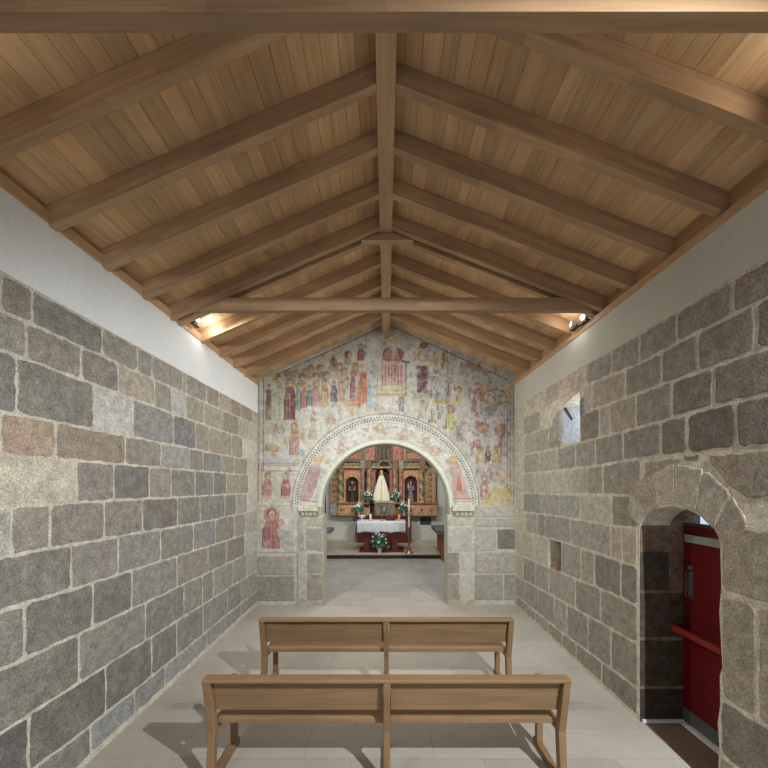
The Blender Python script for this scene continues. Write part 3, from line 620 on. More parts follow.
# right-hand company
ell(424, 345.5, 4.6, 3.6, (118,74,68), 0.7); ell(421, 356, 4.0, 4.6, (188,152,86), 0.75); ell(421.6, 358.5, 2.4, 3.4, (196,172,146), 0.85)
poly([(417,366),(427,366),(428,380),(427,393),(416.5,393),(417,380)], (118,74,80), 0.8); ell(418.5, 370, 2, 2.4, (128,146,156), 0.9); line(424,366,424,392,(86,52,60),0.5,0.5); line(419.5,372,418.5,392,(86,52,60),0.4,0.5); line(417,366,428,372,(150,110,108),0.6,0.5); ring(421,356,4.0,4.6,(118,84,56),0.5,0.6); poly([(413,393),(430,393),(432,398),(412,399)],(150,146,96),0.5)
poly([(433,351),(435,351),(434,362),(430,368),(429,367),(432.5,360)], (190,152,78), 0.8); line(414,352,415,361,(150,100,104),0.9,0.6)
ell(444, 357, 3.6, 4.4, (196,158,80), 0.75); ell(443.5, 354, 1.6, 1, (130,52,50), 0.7); figure(434, 379, 399, 7, (168,172,176), (196,168,116), 0.6)
poly([(440,384),(443,386),(440,399),(435,399)], (140,148,164), 0.6)
poly([(431,399),(461,400),(460,404.5),(432,404)], (184,170,92), 0.7); figure(459, 389, 401, 5, (186,166,88), (196,170,80)); line(447,352,449,402,(120,116,86),0.6,0.6)
line(436,371,449,378,(140,136,108),0.5,0.6); line(437,377,447,374,(140,136,108),0.5,0.5)
figure(450, 408, 430, 9, (178,174,92), (190,180,96)); figure(422.5, 402, 419, 8, (176,150,136), None, 0.5); figure(441,408,420,6,(166,172,184),None,0.5); ell(459,350,3.4,3,(186,160,96),0.5)
figure(478, 385, 399, 8, (164,118,108), None, 0.4); figure(474, 402, 414, 5, (176,120,116), (186,140,110), 0.6)
poly([(468,362),(476,366),(488,368),(486,371),(474,371),(469,367)], (178,104,84), 0.65); ell(471,366,2.6,2.6,(192,140,74),0.7)
for (x0,x1) in ((480,484.5),(486,490),(502,506),(507,511.5)): poly([(x0,384),(x1,382),(x1,402),(x0,403)], (188,150,74), 0.62)
ell(494.5, 397.5, 11.5, 7.8, (176,160,150), 0.8); ring(494.5, 397.5, 11.5, 7.8, (120,96,62), 0.8, 0.8); poly([(483,402),(506,402),(500,406),(489,406)], (146,118,74), 0.6)
for q in range(26): ell(R.uniform(486,503), R.uniform(391.5,401), 0.7, 0.7, R.choice([(130,84,76),(110,92,110),(170,124,90)]), 0.7)
ell(490, 411, 6, 6.5, (132,132,146), 0.55)
poly([(475,419),(480,421),(489,424),(488,432),(482,434),(476,430)], (166,102,88), 0.72); poly([(496,425),(506,423),(506,434),(501,440),(496,434)], (166,108,86), 0.72); ell(485,428,3,3,(192,158,92),0.7); ell(502,429,3,3,(188,138,84),0.6)
figure(477, 436, 448, 8, (176,120,110), None, 0.5); figure(502, 436, 448, 7, (164,104,100), None, 0.4)
figure(480, 449, 462, 7, (192,164,80), (190,160,70)); figure(488, 448, 462, 6, (118,76,84), None, 0.6); figure(496, 449, 463, 7, (190,162,82), (190,160,70))
figure(484.5, 478, 500, 8, (180,128,112), (170,120,92)); ell(504,478,6,6,(196,164,86),0.6); poly([(487,488),(512,484),(512,505),(480,505),(486,498)], (194,166,88), 0.6); ring(509,487,2,2,(120,70,52),0.6,0.6)
poly([(470,470),(480,466),(500,468),(512,474),(500,478),(478,476)], (168,146,134), 0.4)
for x in range(486, 510, 3): line(x, 404, x+R.uniform(-.4,.4), 432, (132,112,116), 0.4, 0.4)
for k_ in range(70):
    x, y = R.uniform(424, 506), R.uniform(348, 480)
    if math.hypot(x-385, y-507) < 98: continue
    c = R.choice([(172,150,84),(160,112,100),(140,136,140),(176,130,92),(150,140,104)]); h_ = R.uniform(5, 13); w_ = R.uniform(2.5, 6)
    poly([(x, y), (x+w_*0.4, y+h_*0.3), (x+w_*0.6, y+h_), (x-w_*0.6, y+h_*0.9), (x-w_*0.3, y+h_*0.4)], c, 0.4); line(x, y, x+R.uniform(-2,2), y+h_, tuple(v*0.7 for v in c), 0.35, 0.5); ring(x, y-1.5, 1.8, 2.0, tuple(v*0.75 for v in c), 0.5, 0.5)
for k_ in range(26):
    x, y = R.uniform(266, 372), R.uniform(404, 462)
    if math.hypot(x-385, y-507) < 98: continue
    c = R.choice([(172,160,104),(160,120,104),(150,156,150),(176,140,100)]); h_ = R.uniform(4, 10)
    poly([(x, y), (x+2, y+h_*0.4), (x+3, y+h_), (x-3, y+h_)], c, 0.35); ring(x, y-1.5, 1.6, 1.8, tuple(v*0.75 for v in c), 0.5, 0.45)
# speckle of loose colour
for q in range(1500):
    x, y = R.uniform(264, 512), R.uniform(336, 500)
    c = R.choice([(150,98,88),(186,152,86),(120,128,136),(156,130,112),(196,192,176),(110,96,92)])
    k = 0.3 if x < 425 else 0.5
    ell(x, y, R.uniform(0.5, 1.6), R.uniform(0.6, 2.4), c, k)
# lower left painted panels
line(262, 463.5, 299, 463.5, (128,120,150), 0.6, 0.6); line(262, 465.5, 298, 465.5, (150,110,100), 0.5, 0.6); line(262,471,297,471,(150,80,72),0.5,0.6)
poly([(262,456),(296,456),(294,463),(262,463)], (162,166,180), 0.4)
for x in (258.5, 262): line(x, 463, x, 505, (150,84,78), 0.5, 0.6)
figure(267.5, 476, 499, 9, (178,112,106)); figure(286, 476, 499, 10, (170,92,90)); line(275,468,275,502,(184,160,110),0.9,0.55); poly([(262,496),(292,496),(292,502),(262,502)], (182,178,150), 0.5)
line(256, 503.5, 297, 503.5, (182,178,166), 1.2, 0.7); line(256,505.8,294,505.8,(156,86,80),0.5,0.6); line(256.5, 505, 256.5, 551, (160,92,86), 0.6, 0.6); line(260, 508, 260, 551, (160,92,86), 0.5, 0.6); line(292.5, 506, 292.5, 551, (156,116,108), 0.5, 0.6)
mix(((XX > 255) & (XX < 297) & (YY > 504) & (YY < 553)).astype(float), (184,178,164), 0.45)
figure(271.5, 514.5, 549, 19, (176,92,90), (188,112,96), 0.6, (196,160,142)); ell(280.5, 523, 4.2, 4.2, (178,96,88), 0.5); ell(280.5, 523, 2.2, 2.6, (196,164,148), 0.8)
for q in range(9): line(264+q*2.2, 528+R.uniform(-2,2), 262+q*2.6, 548, (150,62,66), 0.4, 0.6)
poly([(277,529),(293,531),(293,546),(285,545),(279,538)], (158,156,148), 0.85)
for (x, y) in ((263,512),(285,513),(287,541),(263,530)): ring(x, y, 1.5, 1.5, (150,120,110), 0.5, 0.6)
mix((YY > 551.5).astype(float)*(XX < 297), (160,156,140), 0.9)
# archivolt band
ax_, ay_ = VX+AX*50, 604.5-AZ*50
rr = np.hypot(XX-ax_, YY-ay_)/50; th = np.arctan2(ay_-YY, XX-ax_)
band = ((rr < 1.88) & (YY < ay_+3)).astype(float)
mix(band, (182,182,168), 0.92)
mix(np.clip(1-np.abs(rr-1.872)/0.012, 0, 1)*(YY < ay_+3), (112,84,76), 0.8)
mix(np.clip(1-np.abs(rr-1.695)/0.009, 0, 1)*(YY < ay_+3), (140,116,104), 0.6)
mix(np.clip(1-np.abs(rr-1.395)/0.010, 0, 1)*(YY < ay_+3), (150,128,112), 0.6)
ph = (th/PI*92) % 1.0
chk = ((rr > 1.735) & (rr < 1.775) & (ph < 0.5)) | ((rr > 1.785) & (rr < 1.82) & (((ph+0.45) % 1) < 0.42))
mix(chk.astype(float)*(YY < ay_+1)*(th > 0.03)*(th < PI-0.03), (84,84,82), 0.62*1.0)
for q in range(70):
    t = R.uniform(0.35, PI-0.35); r_ = R.uniform(1.43, 1.64); x, y = ax_+r_*50*math.cos(t), ay_-r_*50*math.sin(t)
    c = R.choice([(128,130,132),(184,132,110),(150,150,140),(176,158,110)])
    if R.random() < 0.6: ring(x, y, 1.6, 1.6, c, 0.5, 0.65); ell(x, y, 0.6, 0.6, c, 0.6)
    else: ell(x, y, R.uniform(1, 2.4), R.uniform(0.8, 1.6), c, 0.5)
for (x, y, c) in ((380,427,(176,160,110)),(341,447,(188,146,104)),(435,449,(192,146,100)),(404,433,(184,120,96)),(426,441,(182,150,130)),(453,459,(192,150,90))):
    ell(x, y, 2.6, 3.0, c, 0.45); ring(x, y, 3.2, 3.4, tuple(v*0.6 for v in c), 0.5, 0.55); ell(x+0.4, y+0.6, 1.3, 1.7, (196,170,146), 0.7); poly([(x-4, y+3), (x+4, y+3), (x+5, y+7), (x-5, y+6.5)], tuple(v*0.92 for v in c), 0.4); line(x-4, y+3, x-7, y+1, (140,100,88), 0.5, 0.4); line(x+4, y+3, x+7, y+1, (140,100,88), 0.5, 0.4)
poly([(310,466),(319,461),(322,470),(316,487),(309,501),(299,500),(303,482)], (176,138,130), 0.7); ell(318,459.5,4.6,4.6,(192,156,96),0.7); ell(318.3,460.5,2.4,3,(192,166,140),0.8)
for q in range(5): line(310+q*2.4, 468, 301+q*2.6, 498, (146,98,98), 0.4, 0.6)
line(300,500,318,502,(150,90,84),0.6,0.6)
poly([(451,462),(457,461),(463,476),(470,500),(454,500),(452,482)], (180,136,120), 0.7); ell(453.5,459,3.4,3.4,(196,160,92),0.7); poly([(450,466),(454,468),(455,484),(450,474)], (138,152,134), 0.7); poly([(458,474),(462,482),(462,492),(456,490)], (188,92,80), 0.6)
line(452,499,472,499,(168,104,90),0.7,0.6); line(452,501.5,472,501.5,(168,104,90),0.5,0.6)
# paint lost in patches
ls = smooth_noise(9, 11)*0.6+smooth_noise(4, 12)*0.4
mix(np.clip((ls-0.56)*6, 0, 1)*(band < 0.5), (180,178,164), 0.42)
lum = img.mean(axis=2, keepdims=True)
img[:] = img*0.62+lum*0.38
img[:] = img*0.90+np.array((166.,160.,142.))*0.10
mot = smooth_noise(5, 21)*0.4+smooth_noise(12, 22)*0.4+smooth_noise(1.6, 23)*0.2
img *= (1+(mot-0.5)*0.20)[..., None]
img[:] = np.array((165.,161.,144.))+(img-np.array((172.,168.,152.)))*1.3
img += rng.normal(0, 5, img.shape)
lini = (np.clip(img, 0, 255)/255)**2.2*KE
PXm = (XX-VX)/50; PZm = (604.5-YY)/50
roof = np.where(PXm < 0, ZA-0.03-SL*np.abs(PXm), ZA-0.03-SR*PXm)
ok = (PZm < roof) & (np.abs(PXm) < 2.565) & ~((np.hypot(PXm-AX, PZm-AZ) < RI+0.045) & (PZm > AZ)) & ~((np.abs(PXm-AX) < RI+0.05) & (PZm <= AZ))
ok &= ~((PZm < 1.98) & (PXm > -1.745))
ok &= (PZm > 1.02)
okf = ok[:-1, :-1] & ok[1:, :-1] & ok[:-1, 1:] & ok[1:, 1:]
idx = np.arange(GW*GH).reshape(GH, GW)
q = np.stack([idx[:-1, :-1][okf], idx[1:, :-1][okf], idx[1:, 1:][okf], idx[:-1, 1:][okf]], 1)
used, inv = np.unique(q.ravel(), return_inverse=True); q = inv.reshape(-1, 4)
vsf = np.stack([PXm.ravel()[used], np.full(len(used), D-0.005), PZm.ravel()[used]], 1)
me = bpy.data.meshes.new('fresco'); me.from_pydata(vsf.tolist(), [], q.tolist())
at = me.attributes.new('Col', 'FLOAT_COLOR', 'POINT'); ca = np.ones((len(used), 4), np.float32); ca[:, :3] = lini.reshape(-1, 3)[used]; at.data.foreach_set('color', ca.ravel())
me.materials.append(M_fresco)
fo = bpy.data.objects.new('fresco', me); C.objects.link(fo); fo.parent = WE
fo['label'] = 'faded medieval fresco with haloed figures around the arch'

# ------------------------------------------------------------------ back wall of the nave (behind the viewer), with a wide opening made for the fill light
bwl = MB().setc(lin((104,98,88)))
bwl.holed([(-3.07,-0.05),(3.07,-0.05),(3.07,4.4),(0,5.64),(-3.07,4.3)], [[(-2.3,0.0),(2.3,0.0),(2.3,4.2),(-2.3,4.2)]], lambda u, v, d: (u, -2.6-d, v), 0.0, 0.4)
bwl.obj('wall_back', M_stone, kind='structure')

# ------------------------------------------------------------------ chancel shell
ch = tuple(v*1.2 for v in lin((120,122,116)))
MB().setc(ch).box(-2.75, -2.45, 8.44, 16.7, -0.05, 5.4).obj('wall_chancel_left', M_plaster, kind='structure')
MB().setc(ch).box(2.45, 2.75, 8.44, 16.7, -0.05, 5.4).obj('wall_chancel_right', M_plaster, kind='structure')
MB().setc(lin((196,198,188))).box(-2.45, 2.45, 16.4, 16.7, -0.05, 5.4).obj('wall_chancel_back', M_plaster, kind='structure')
MB().setc(lin((120,100,76))).box(-2.75, 2.75, 8.44, 16.7, 5.4, 5.5).obj('ceiling_chancel', M_wy, kind='structure')

# ------------------------------------------------------------------ roof
OAK = (0.52, 0.335, 0.185); OAKD = (0.48, 0.30, 0.16)
BRD = (0.68, 0.445, 0.24)
def shade(c, a, b):
    k = R.uniform(a, b); h = R.uniform(-0.03, 0.03); return (c[0]*k*(1+h), c[1]*k, c[2]*k*(1-h))
cl = MB(); TH = 0.02
for s, sl in ((-1, SL), (1, SR)):
    L = math.sqrt(1+sl*sl); ln = 2.85*L; u = 0.0
    yr = [-2.6, -1.9, -1.3, -0.7, -0.1, 0.5, 1.1, 1.86, 2.47, 3.08, 3.66, 4.24, 4.86, 5.56, 6.17, 6.74, 7.29, 8.0]
    cl.setc((0.05, 0.03, 0.02)); z0 = ZA+0.025
    cl.add([(0,-2.6,z0),(s*2.85,-2.6,z0-sl*2.85),(s*2.85,8.05,z0-sl*2.85),(0,8.05,z0),(0,-2.6,z0+.05),(s*2.85,-2.6,z0+.05-sl*2.85),(s*2.85,8.05,z0+.05-sl*2.85),(0,8.05,z0+.05)],
           [(0,1,2,3),(4,7,6,5),(0,4,5,1),(1,5,6,2),(2,6,7,3),(3,7,4,0)])
    while u < ln:
        wd = R.choice([0.11, 0.12, 0.135, 0.15]); ua, ub = u+0.0015, min(u+wd, ln)-0.0015; u += wd
        i = 0; js = [0]
        while js[-1] < len(yr)-1: js.append(min(len(yr)-1, js[-1]+R.choice([1, 2, 2, 3])))
        for a, b in zip(js, js[1:]):
            cl.setc(shade(BRD, 0.82, 1.14)); y0, y1 = yr[a]+0.001, yr[b]-0.001
            pts = []
            for (uu, zz) in ((ua, 0), (ub, 0), (ub, TH), (ua, TH)):
                x = uu/L; pts.append((s*x, ZA-sl*x+zz))
            vs = [(p[0], y0, p[1]) for p in pts]+[(p[0], y1, p[1]) for p in pts]
            cl.add(vs, [(0,1,2,3),(7,6,5,4),(0,4,5,1),(1,5,6,2),(2,6,7,3),(3,7,4,0)])
CE = cl.obj('ceiling', M_wy, kind='structure')

pos = [2.43, 3.04, 3.62, 4.20, 4.74, 4.91, 5.52, 6.13, 6.70, 7.25]
ordn = ['nearest to the viewer, behind the near tie beam', 'second from the near tie beam', 'third from the near tie beam', 'fourth from the near tie beam',
        'front one of the pair clasping the far tie beam', 'rear one of the pair clasping the far tie beam', 'first one behind the far tie beam', 'second one behind the far tie beam',
        'third one behind the far tie beam', 'last one, next to the painted gable']
for s, sl, nm, mt in ((-1, SL, 'left', M_rl), (1, SR, 'right', M_rr)):
    for y, o_ in zip(pos, ordn):
        m = MB().setc(shade(OAK, 0.9, 1.08)); w_ = 0.08
        zu = ZU
        poly2 = [(0.073, zu-sl*0.073), (2.615, zu-sl*2.615), (2.615, ZA-0.002-sl*2.615), (0.073, ZA-0.002-sl*0.073)]
        m.prism(poly2, lambda a, b, d: (s*a, y+d, b), 0, w_)
        r = m.obj('rafter', mt, bevel=0.003)
        r['label'] = 'oak rafter, %s roof slope, %s' % (nm, o_); r['category'] = 'rafter'; r['group'] = 'roof rafters'
t = MB().setc(shade(OAK, 1, 1.02)).box(-0.073, 0.073, 0.3, 7.998, 5.44, 5.63).obj('ridge_beam', M_wy, bevel=0.003)
t['label'] = 'long oak ridge beam running lengthwise under the roof peak'; t['category'] = 'beam'
for y, lb, xl, xr in ((1.775, 'near oak tie beam spanning the whole top of the view', -2.56, 2.56), (4.821, 'far oak tie beam crossing below the ridge in mid-nave', -2.35, 2.50)):
    m = MB().setc(shade(OAK, 1.0, 1.05)).prism([(xl, 4.50), (xr, 4.50), (xr, 4.55), (xr-0.28, 4.655), (xl+0.33, 4.655), (xl, 4.55)], lambda a, b, d: (a, y+d, b), 0, 0.088)
    o = m.obj('tie_beam', M_tie, bevel=0.003); o['label'] = lb; o['category'] = 'beam'; o['group'] = 'tie beams'
m = MB().setc(OAK).prism([(-0.30, 5.345), (0.33, 5.345), (0.075, 5.437), (-0.075, 5.437)], lambda a, b, d: (a, 4.821+d, b), 0, 0.088)
o = m.obj('collar_gusset', M_tie); o['label'] = 'small wedge-shaped oak collar under the ridge beam above the far tie beam'; o['category'] = 'beam'
# wall plates: the wooden ledges on top of the side walls
for s, nm, zt in ((-1, 'left', 4.47), (1, 'right', 4.455)):
    m = MB().setc(shade(OAK, 1.1, 1.12)); x0, x1 = (s*(HW-0.02), s*(HW+0.3))
    m.box(min(x0, x1), max(x0, x1), -2.6, D-0.003, 4.38, zt)
    m.setc(shade(OAKD, 1, 1.02)).box(min(s*(HW+0.046), s*(HW+.1)), max(s*(HW+0.046), s*(HW+.1)), -2.6, D-0.003, zt, 4.62)
    m.obj('trim_'+nm, M_wy, kind='structure')

# ------------------------------------------------------------------ spotlights on the ledges
def spotlight(loc, aim, label):
    t = thing('spotlight', loc, label, 'lamp', 'spotlights on the wall ledges')
    MB().setc((0.03,0.03,0.035)).box(-0.035, 0.035, -0.09, 0.09, 0, 0.014).obj('base', M_dark, t, bevel=0.003)
    MB().setc((0.05,0.05,0.055)).tube([(0,-0.05,0.01),(0,-0.055,0.05),(0,0,0.06)], 0.007).tube([(0,0.05,0.01),(0,0.055,0.05),(0,0,0.06)], 0.007).obj('bracket', M_dark, t)
    d = Vector(aim).normalized(); p = Vector((0,0,0.065))
    MB().setc((0.55,0.55,0.56)).cyl(p-d*0.05, p+d*0.05, 0.026, 0.034, 16).obj('lamp_head', M_dark, t)
    MB().setc((1,1,1)).cyl(p+d*0.0505, p+d*0.055, 0.031, 0.031, 16).obj('lens', M_lens, t)
spotlight((2.53, 5.085, 4.456), (-0.85, -0.45, -0.1), 'glaring white spotlight on the right ledge just behind the far tie beam')
spotlight((2.50, 5.29, 4.456), (-0.7, 0.2, 0.1), 'second spotlight on the right ledge, farther back than the glaring one')
spotlight((-2.49, 5.22, 4.471), (0.75, -0.4, 0.1), 'black and white spotlight on the left ledge behind the far tie beam')

# ------------------------------------------------------------------ side door of the nave
DX = HW+0.436
d = thing('red_door', (DX, 3.55, 0), 'dark red metal door with push bar in the right-hand stone doorway', 'door')
RED = (0.125, 0.006, 0.008)
def dp(u, v, q): return (q, u, v)
leaf = MB().setc(RED).box(0, 0.05, -0.455, 0.495, 0.03, 1.99).obj('door_leaf', M_dark, d, bevel=0.004)
MB().setc((0.30,0.33,0.29)).box(-0.03, 0.0, -0.42, 0.44, 1.83, 1.905).obj('door_closer', M_dark, d, bevel=0.004, label='grey closer rail')
MB().setc((0.10,0.11,0.10)).box(-0.006, 0.0, -0.455, 0.495, 0.04, 0.16).obj('kick_plate', M_dark, leaf)
h_ = MB().setc((0.45,0.45,0.46)).box(-0.012, 0, 0.36, 0.42, 1.27, 1.60); h_ = h_.obj('handle_plate', M_metal, leaf)
MB().setc((0.12,0.12,0.12)).tube([(-0.01,0.37,1.56),(-0.07,0.36,1.55),(-0.07,0.36,1.31),(-0.01,0.37,1.30)], 0.011).obj('handle', M_metal, h_)
pb = MB().setc((0.24,0.018,0.016)).box(-0.16, -0.115, -0.455, 0.46, 0.945, 1.005)
pb = pb.obj('push_bar', M_dark, d, bevel=0.008, label='bright red horizontal panic bar')
for y_ in (-0.43, 0.40):
    MB().setc((0.05,0.01,0.01)).box(-0.13, 0, y_, y_+0.05, 0.94, 1.01).obj('bar_bracket', M_dark, pb, bevel=0.004)
th = MB().setc((0.75,0.77,0.82)).box(HW+0.02, DX-0.005, 4.02, 4.043, 0.0, 0.03); th.box(DX-0.05, DX-0.005, 3.11, 4.02, 0.0, 0.022)  # pale strips painted for daylight leaking in under the door
th = th.obj('trim_daylight_strip', M_dark, kind='structure')
fr = MB().setc((0.08,0.08,0.085)).box(DX+0.0, DX+0.05, 3.09, 4.055, 1.995, 2.02); fr.box(DX, DX+0.05, 4.046, 4.058, 0, 2.02); fr.obj('trim_door_frame', M_dark, kind='structure')

# ------------------------------------------------------------------ benches
BOAK = (0.275, 0.168, 0.084)
def bench(y0, label):
    t = thing('bench', (0.005, y0, 0), label, 'bench', 'oak benches in the nave')
    cap = MB().setc(BOAK); cap.box(-1.42, 1.42, -0.005, 0.095, 0.872, 0.90); cap.obj('top_rail', M_wx, t, bevel=0.006)
    for nm, x0, x1 in (('backrest', -1.36, -0.03), ('backrest', 0.03, 1.36)):
        m = MB().setc(shade(BOAK, 0.92, 1.05)).prism([(0.055, 0.845), (0.115, 0.605), (0.140, 0.61), (0.080, 0.85)], lambda a, b, q: (q, a, b), x0, x1)
        m.obj(nm, M_wx, t, bevel=0.004)
    for x0, x1 in ((-1.361, -0.028), (0.028, 1.361)):
        m = MB().setc(shade(BOAK, 0.98, 1.1)).prism([(0.155, 0.475), (0.62, 0.495), (0.62, 0.54), (0.155, 0.52)], lambda a, b, q: (q, a, b), x0, x1)
        m.obj('seat', M_wx, t, bevel=0.005)
    for x0, x1 in ((-1.42, -1.362), (-0.026, 0.026), (1.362, 1.42)):
        m = MB().setc(shade(BOAK, 0.95, 1.05))
        m.prism([(0.0,0.871),(0.095,0.44),(0.055,0.0),(0.125,0.0),(0.17,0.42),(0.085,0.871)], lambda a, b, q: (q, a, b), x0, x1)
        m.obj('rear_leg', M_wz, t, bevel=0.006)
        m = MB().setc(shade(BOAK, 0.95, 1.05))
        top = 0.665 if abs(x0) > 0.5 else 0.474
        m.prism([(0.555,0.061),(0.615,0.061),(0.615,top),(0.555,top)], lambda a, b, q: (q, a, b), x0+0.002, x1-0.002)
        m.obj('front_leg', M_wz, t, bevel=0.006)
        m = MB().setc(shade(BOAK, 0.95, 1.05)).box(x0+0.003, x1-0.003, 0.127, 0.66, 0.0, 0.06); m.obj('foot_rail', M_wy, t, bevel=0.006)
        m = MB().setc(shade(BOAK, 0.95, 1.05)).box(x0+0.004, x1-0.004, 0.15, 0.62, 0.415, 0.474); m.obj('seat_support', M_wy, t, bevel=0.004)
    return t
bench(3.07, 'nearer oak bench, largest, cut by the bottom of the view')
bench(4.44, 'farther oak bench standing just in front of the nearer one')

# ------------------------------------------------------------------ altarpiece
ZR = 16.0
def q(x, y, dd=0.0): return ((x-VX)*0.04, H-(y-VY)*0.04)
GOLD = lin((168,128,72)); ORG = lin((184,124,66)); PINK = lin((176,108,84)); GRN = lin((104,120,84)); DK = lin((66,44,34)); REDC = lin((160,74,62)); GREY = lin((132,128,112)); BRN = lin((122,88,54))
KR = 1.35
def dull(c, k=0.30):
    g = sum(c)/3; return tuple(v*(1-k)+g*k for v in c)
GOLD, ORG, PINK, GRN, REDC, GREY, BRN = [dull(c) for c in (GOLD, ORG, PINK, GRN, REDC, GREY, BRN)]
GOLD, ORG, PINK, GRN, REDC, GREY, BRN = [tuple(v*KR for v in c) for c in (GOLD, ORG, PINK, GRN, REDC, GREY, BRN)]
ap = thing('altarpiece', (0, ZR, 0), 'gilded and painted baroque altarpiece with columns filling the chancel back wall', 'altarpiece')
def rect(mb, x0, y0, x1, y1, d0, d1, c):     # pixels of the altarpiece plane; depth relative to it
    a = q(x0, y1); b = q(x1, y0); mb.setc(c).box(a[0], b[0], d0, d1, a[1], b[1])
m = MB(); rect(m, 329, 432, 438, 516, 0.30, 0.36, BRN); m.obj('backing', M_paint, ap)
def niche_panel(x0, x1, y0, y1, nx0, nx1, ny0, ny1, c, name='niche_panel'):
    m = MB().setc(c); o0 = q(x0, y1); o1 = q(x1, y0)
    n0 = q(nx0, ny1); n1 = q(nx1, ny0); r = (n1[0]-n0[0])/2; cx = (n0[0]+n1[0])/2
    hole = [(n0[0], n0[1]), (n1[0], n0[1])]+[(cx+r*math.cos(PI*i/12), n1[1]-r+r*math.sin(PI*i/12)) for i in range(13)]
    m.holed([(o0[0], o0[1]), (o1[0], o0[1]), (o1[0], o1[1]), (o0[0], o1[1])], [hole], lambda u, v, dd: (u, dd, v), 0.05, 0.29)
    m.setc(DK).box(n0[0]-0.01, n1[0]+0.01, 0.285, 0.295, n0[1]-0.01, n1[1]+0.01)
    # gilt beading round the niche and little ornaments over it
    for i in range(17):
        a = PI*i/16; m.setc(GOLD).ball((cx+(r+0.03)*math.cos(a), 0.045, n1[1]-r+(r+0.03)*math.sin(a)), 0.022, 6, 5)
    return m.obj(name, M_paint, ap)
niche_panel(343.5, 361, 469, 503, 345.5, 358.5, 477, 502, ORG)
niche_panel(403, 419, 469, 503, 404.5, 417.5, 476, 502, ORG)
niche_panel(366.5, 398, 467, 503, 373, 392, 468.5, 501.5, GREY)
rect(mm := MB(), 373, 469, 375.5, 501, 0.0, 0.05, REDC); rect(mm, 389.5, 469, 392, 501, 0.0, 0.05, REDC); mm.obj('niche_curtain', M_paint, ap)
for x0, x1 in ((330, 338), (424.5, 436)):
    m = MB(); rect(m, x0, 468, x1, 513, 0.12, 0.28, tuple(v*0.85 for v in GOLD))
    for k in range(7):
        a = q((x0+x1)/2, 474+k*5.6); m.setc(tuple(v*0.6 for v in GOLD)).ball((a[0], 0.12, a[1]), (0.09, 0.03, 0.08), 8, 6)
    m.obj('side_wing', M_paint, ap)
def column(x, w, y0, y1, c1, c2, dd, tw=0.16):
    a = q(x, y1); b = q(x, y0); h = b[1]-a[1]; r = w*0.02
    n = 34; prof = [(r*1.35, 0), (r*1.35, 0.06), (r, 0.08)]+[(r, 0.08+(h-0.22)*i/n) for i in range(1, n)]+[(r*0.95, h-0.14), (r*1.1, h-0.12), (r*1.5, h-0.02), (r*1.5, h)]
    m = MB().setc(c1); m.lathe(prof, (a[0], dd, a[1]), 12, twist=(tw, 16), colfn=lambda t, z: (c2 if (math.sin(t+16*z) > 0.35) else c1) if 0.08 < z < h-0.13 else GOLD)
    m.obj('column', M_paint, ap)
column(340.5, 5, 469, 503, GRN, GOLD, 0.0); column(421.5, 5, 469, 503, GRN, GOLD, 0.0)
column(362.8, 4, 469, 503, GREY, REDC, -0.02); column(400.8, 4.2, 469, 503, PINK, REDC, -0.02)
column(369.2, 4.4, 469, 501, GOLD, tuple(v*0.6 for v in ORG), -0.06); column(394.8, 4.4, 469, 501, GOLD, tuple(v*0.6 for v in ORG), -0.06)
m = MB()
rect(m, 342, 466.5, 427, 468.5, -0.14, 0.3, GOLD); rect(m, 343, 462, 426, 466.5, -0.06, 0.3, GRN); rect(m, 341, 460, 428, 462, -0.18, 0.3, BRN)
for x in (341, 363, 369, 395, 401, 422): rect(m, x-2.6, 460.5, x+2.6, 469, -0.20, 0.0, GREY if x in (363, 401) else BRN)
for k in range(20):
    a = q(346+k*4, 464.2)
    if abs(346+k*4-384) > 10: m.setc(GOLD).ball((a[0], -0.065, a[1]), (0.05, 0.02, 0.04), 8, 5)
m.obj('cornice', M_paint, ap, bevel=0.01)
m = MB()
a = q(384.5, 466); m.setc(GREY)
for i in range(9):
    an = PI*i/8; m.ball((a[0]+0.26*math.cos(an), -0.12, a[1]+0.20*math.sin(an)), (0.06, 0.05, 0.05), 8, 6)
m.setc(DK).ball((a[0], -0.10, a[1]+0.05), (0.18, 0.04, 0.09), 12, 6); m.obj('canopy_crest', M_paint, ap)
m = MB()
rect(m, 344, 440, 362, 460, 0.1, 0.3, GRN); rect(m, 362, 434, 375, 460, 0.02, 0.3, PINK); rect(m, 393, 434, 406, 460, 0.02, 0.3, PINK); rect(m, 406, 440, 425, 460, 0.1, 0.3, GRN)
rect(m, 375, 434, 393, 460, 0.14, 0.3, BRN); rect(m, 346, 453, 362, 459, 0.06, 0.12, PINK); rect(m, 406, 453, 424, 459, 0.06, 0.12, PINK)
for x, c in ((363.5, GRN), (366, GOLD), (376.5, BRN), (392, BRN), (402, REDC), (405, GOLD)): rect(m, x-1, 438, x+1, 460, -0.05, 0.1, c)
for k in range(4):
    for x in (347, 352, 357, 409, 414, 419): a = q(x, 443+k*3.2); m.setc(GOLD).ball((a[0], 0.1, a[1]), (0.06, 0.02, 0.035), 6, 4)
m.obj('upper_tier', M_paint, ap)
m = MB()
rect(m, 338, 503, 370, 515.5, -0.05, 0.3, ORG); rect(m, 330, 503, 338, 515.5, 0.02, 0.3, GREY)
rect(m, 337, 502.5, 361, 504, -0.12, 0.3, BRN); rect(m, 361.2, 502.5, 370.5, 504, -0.32, 0.3, BRN)
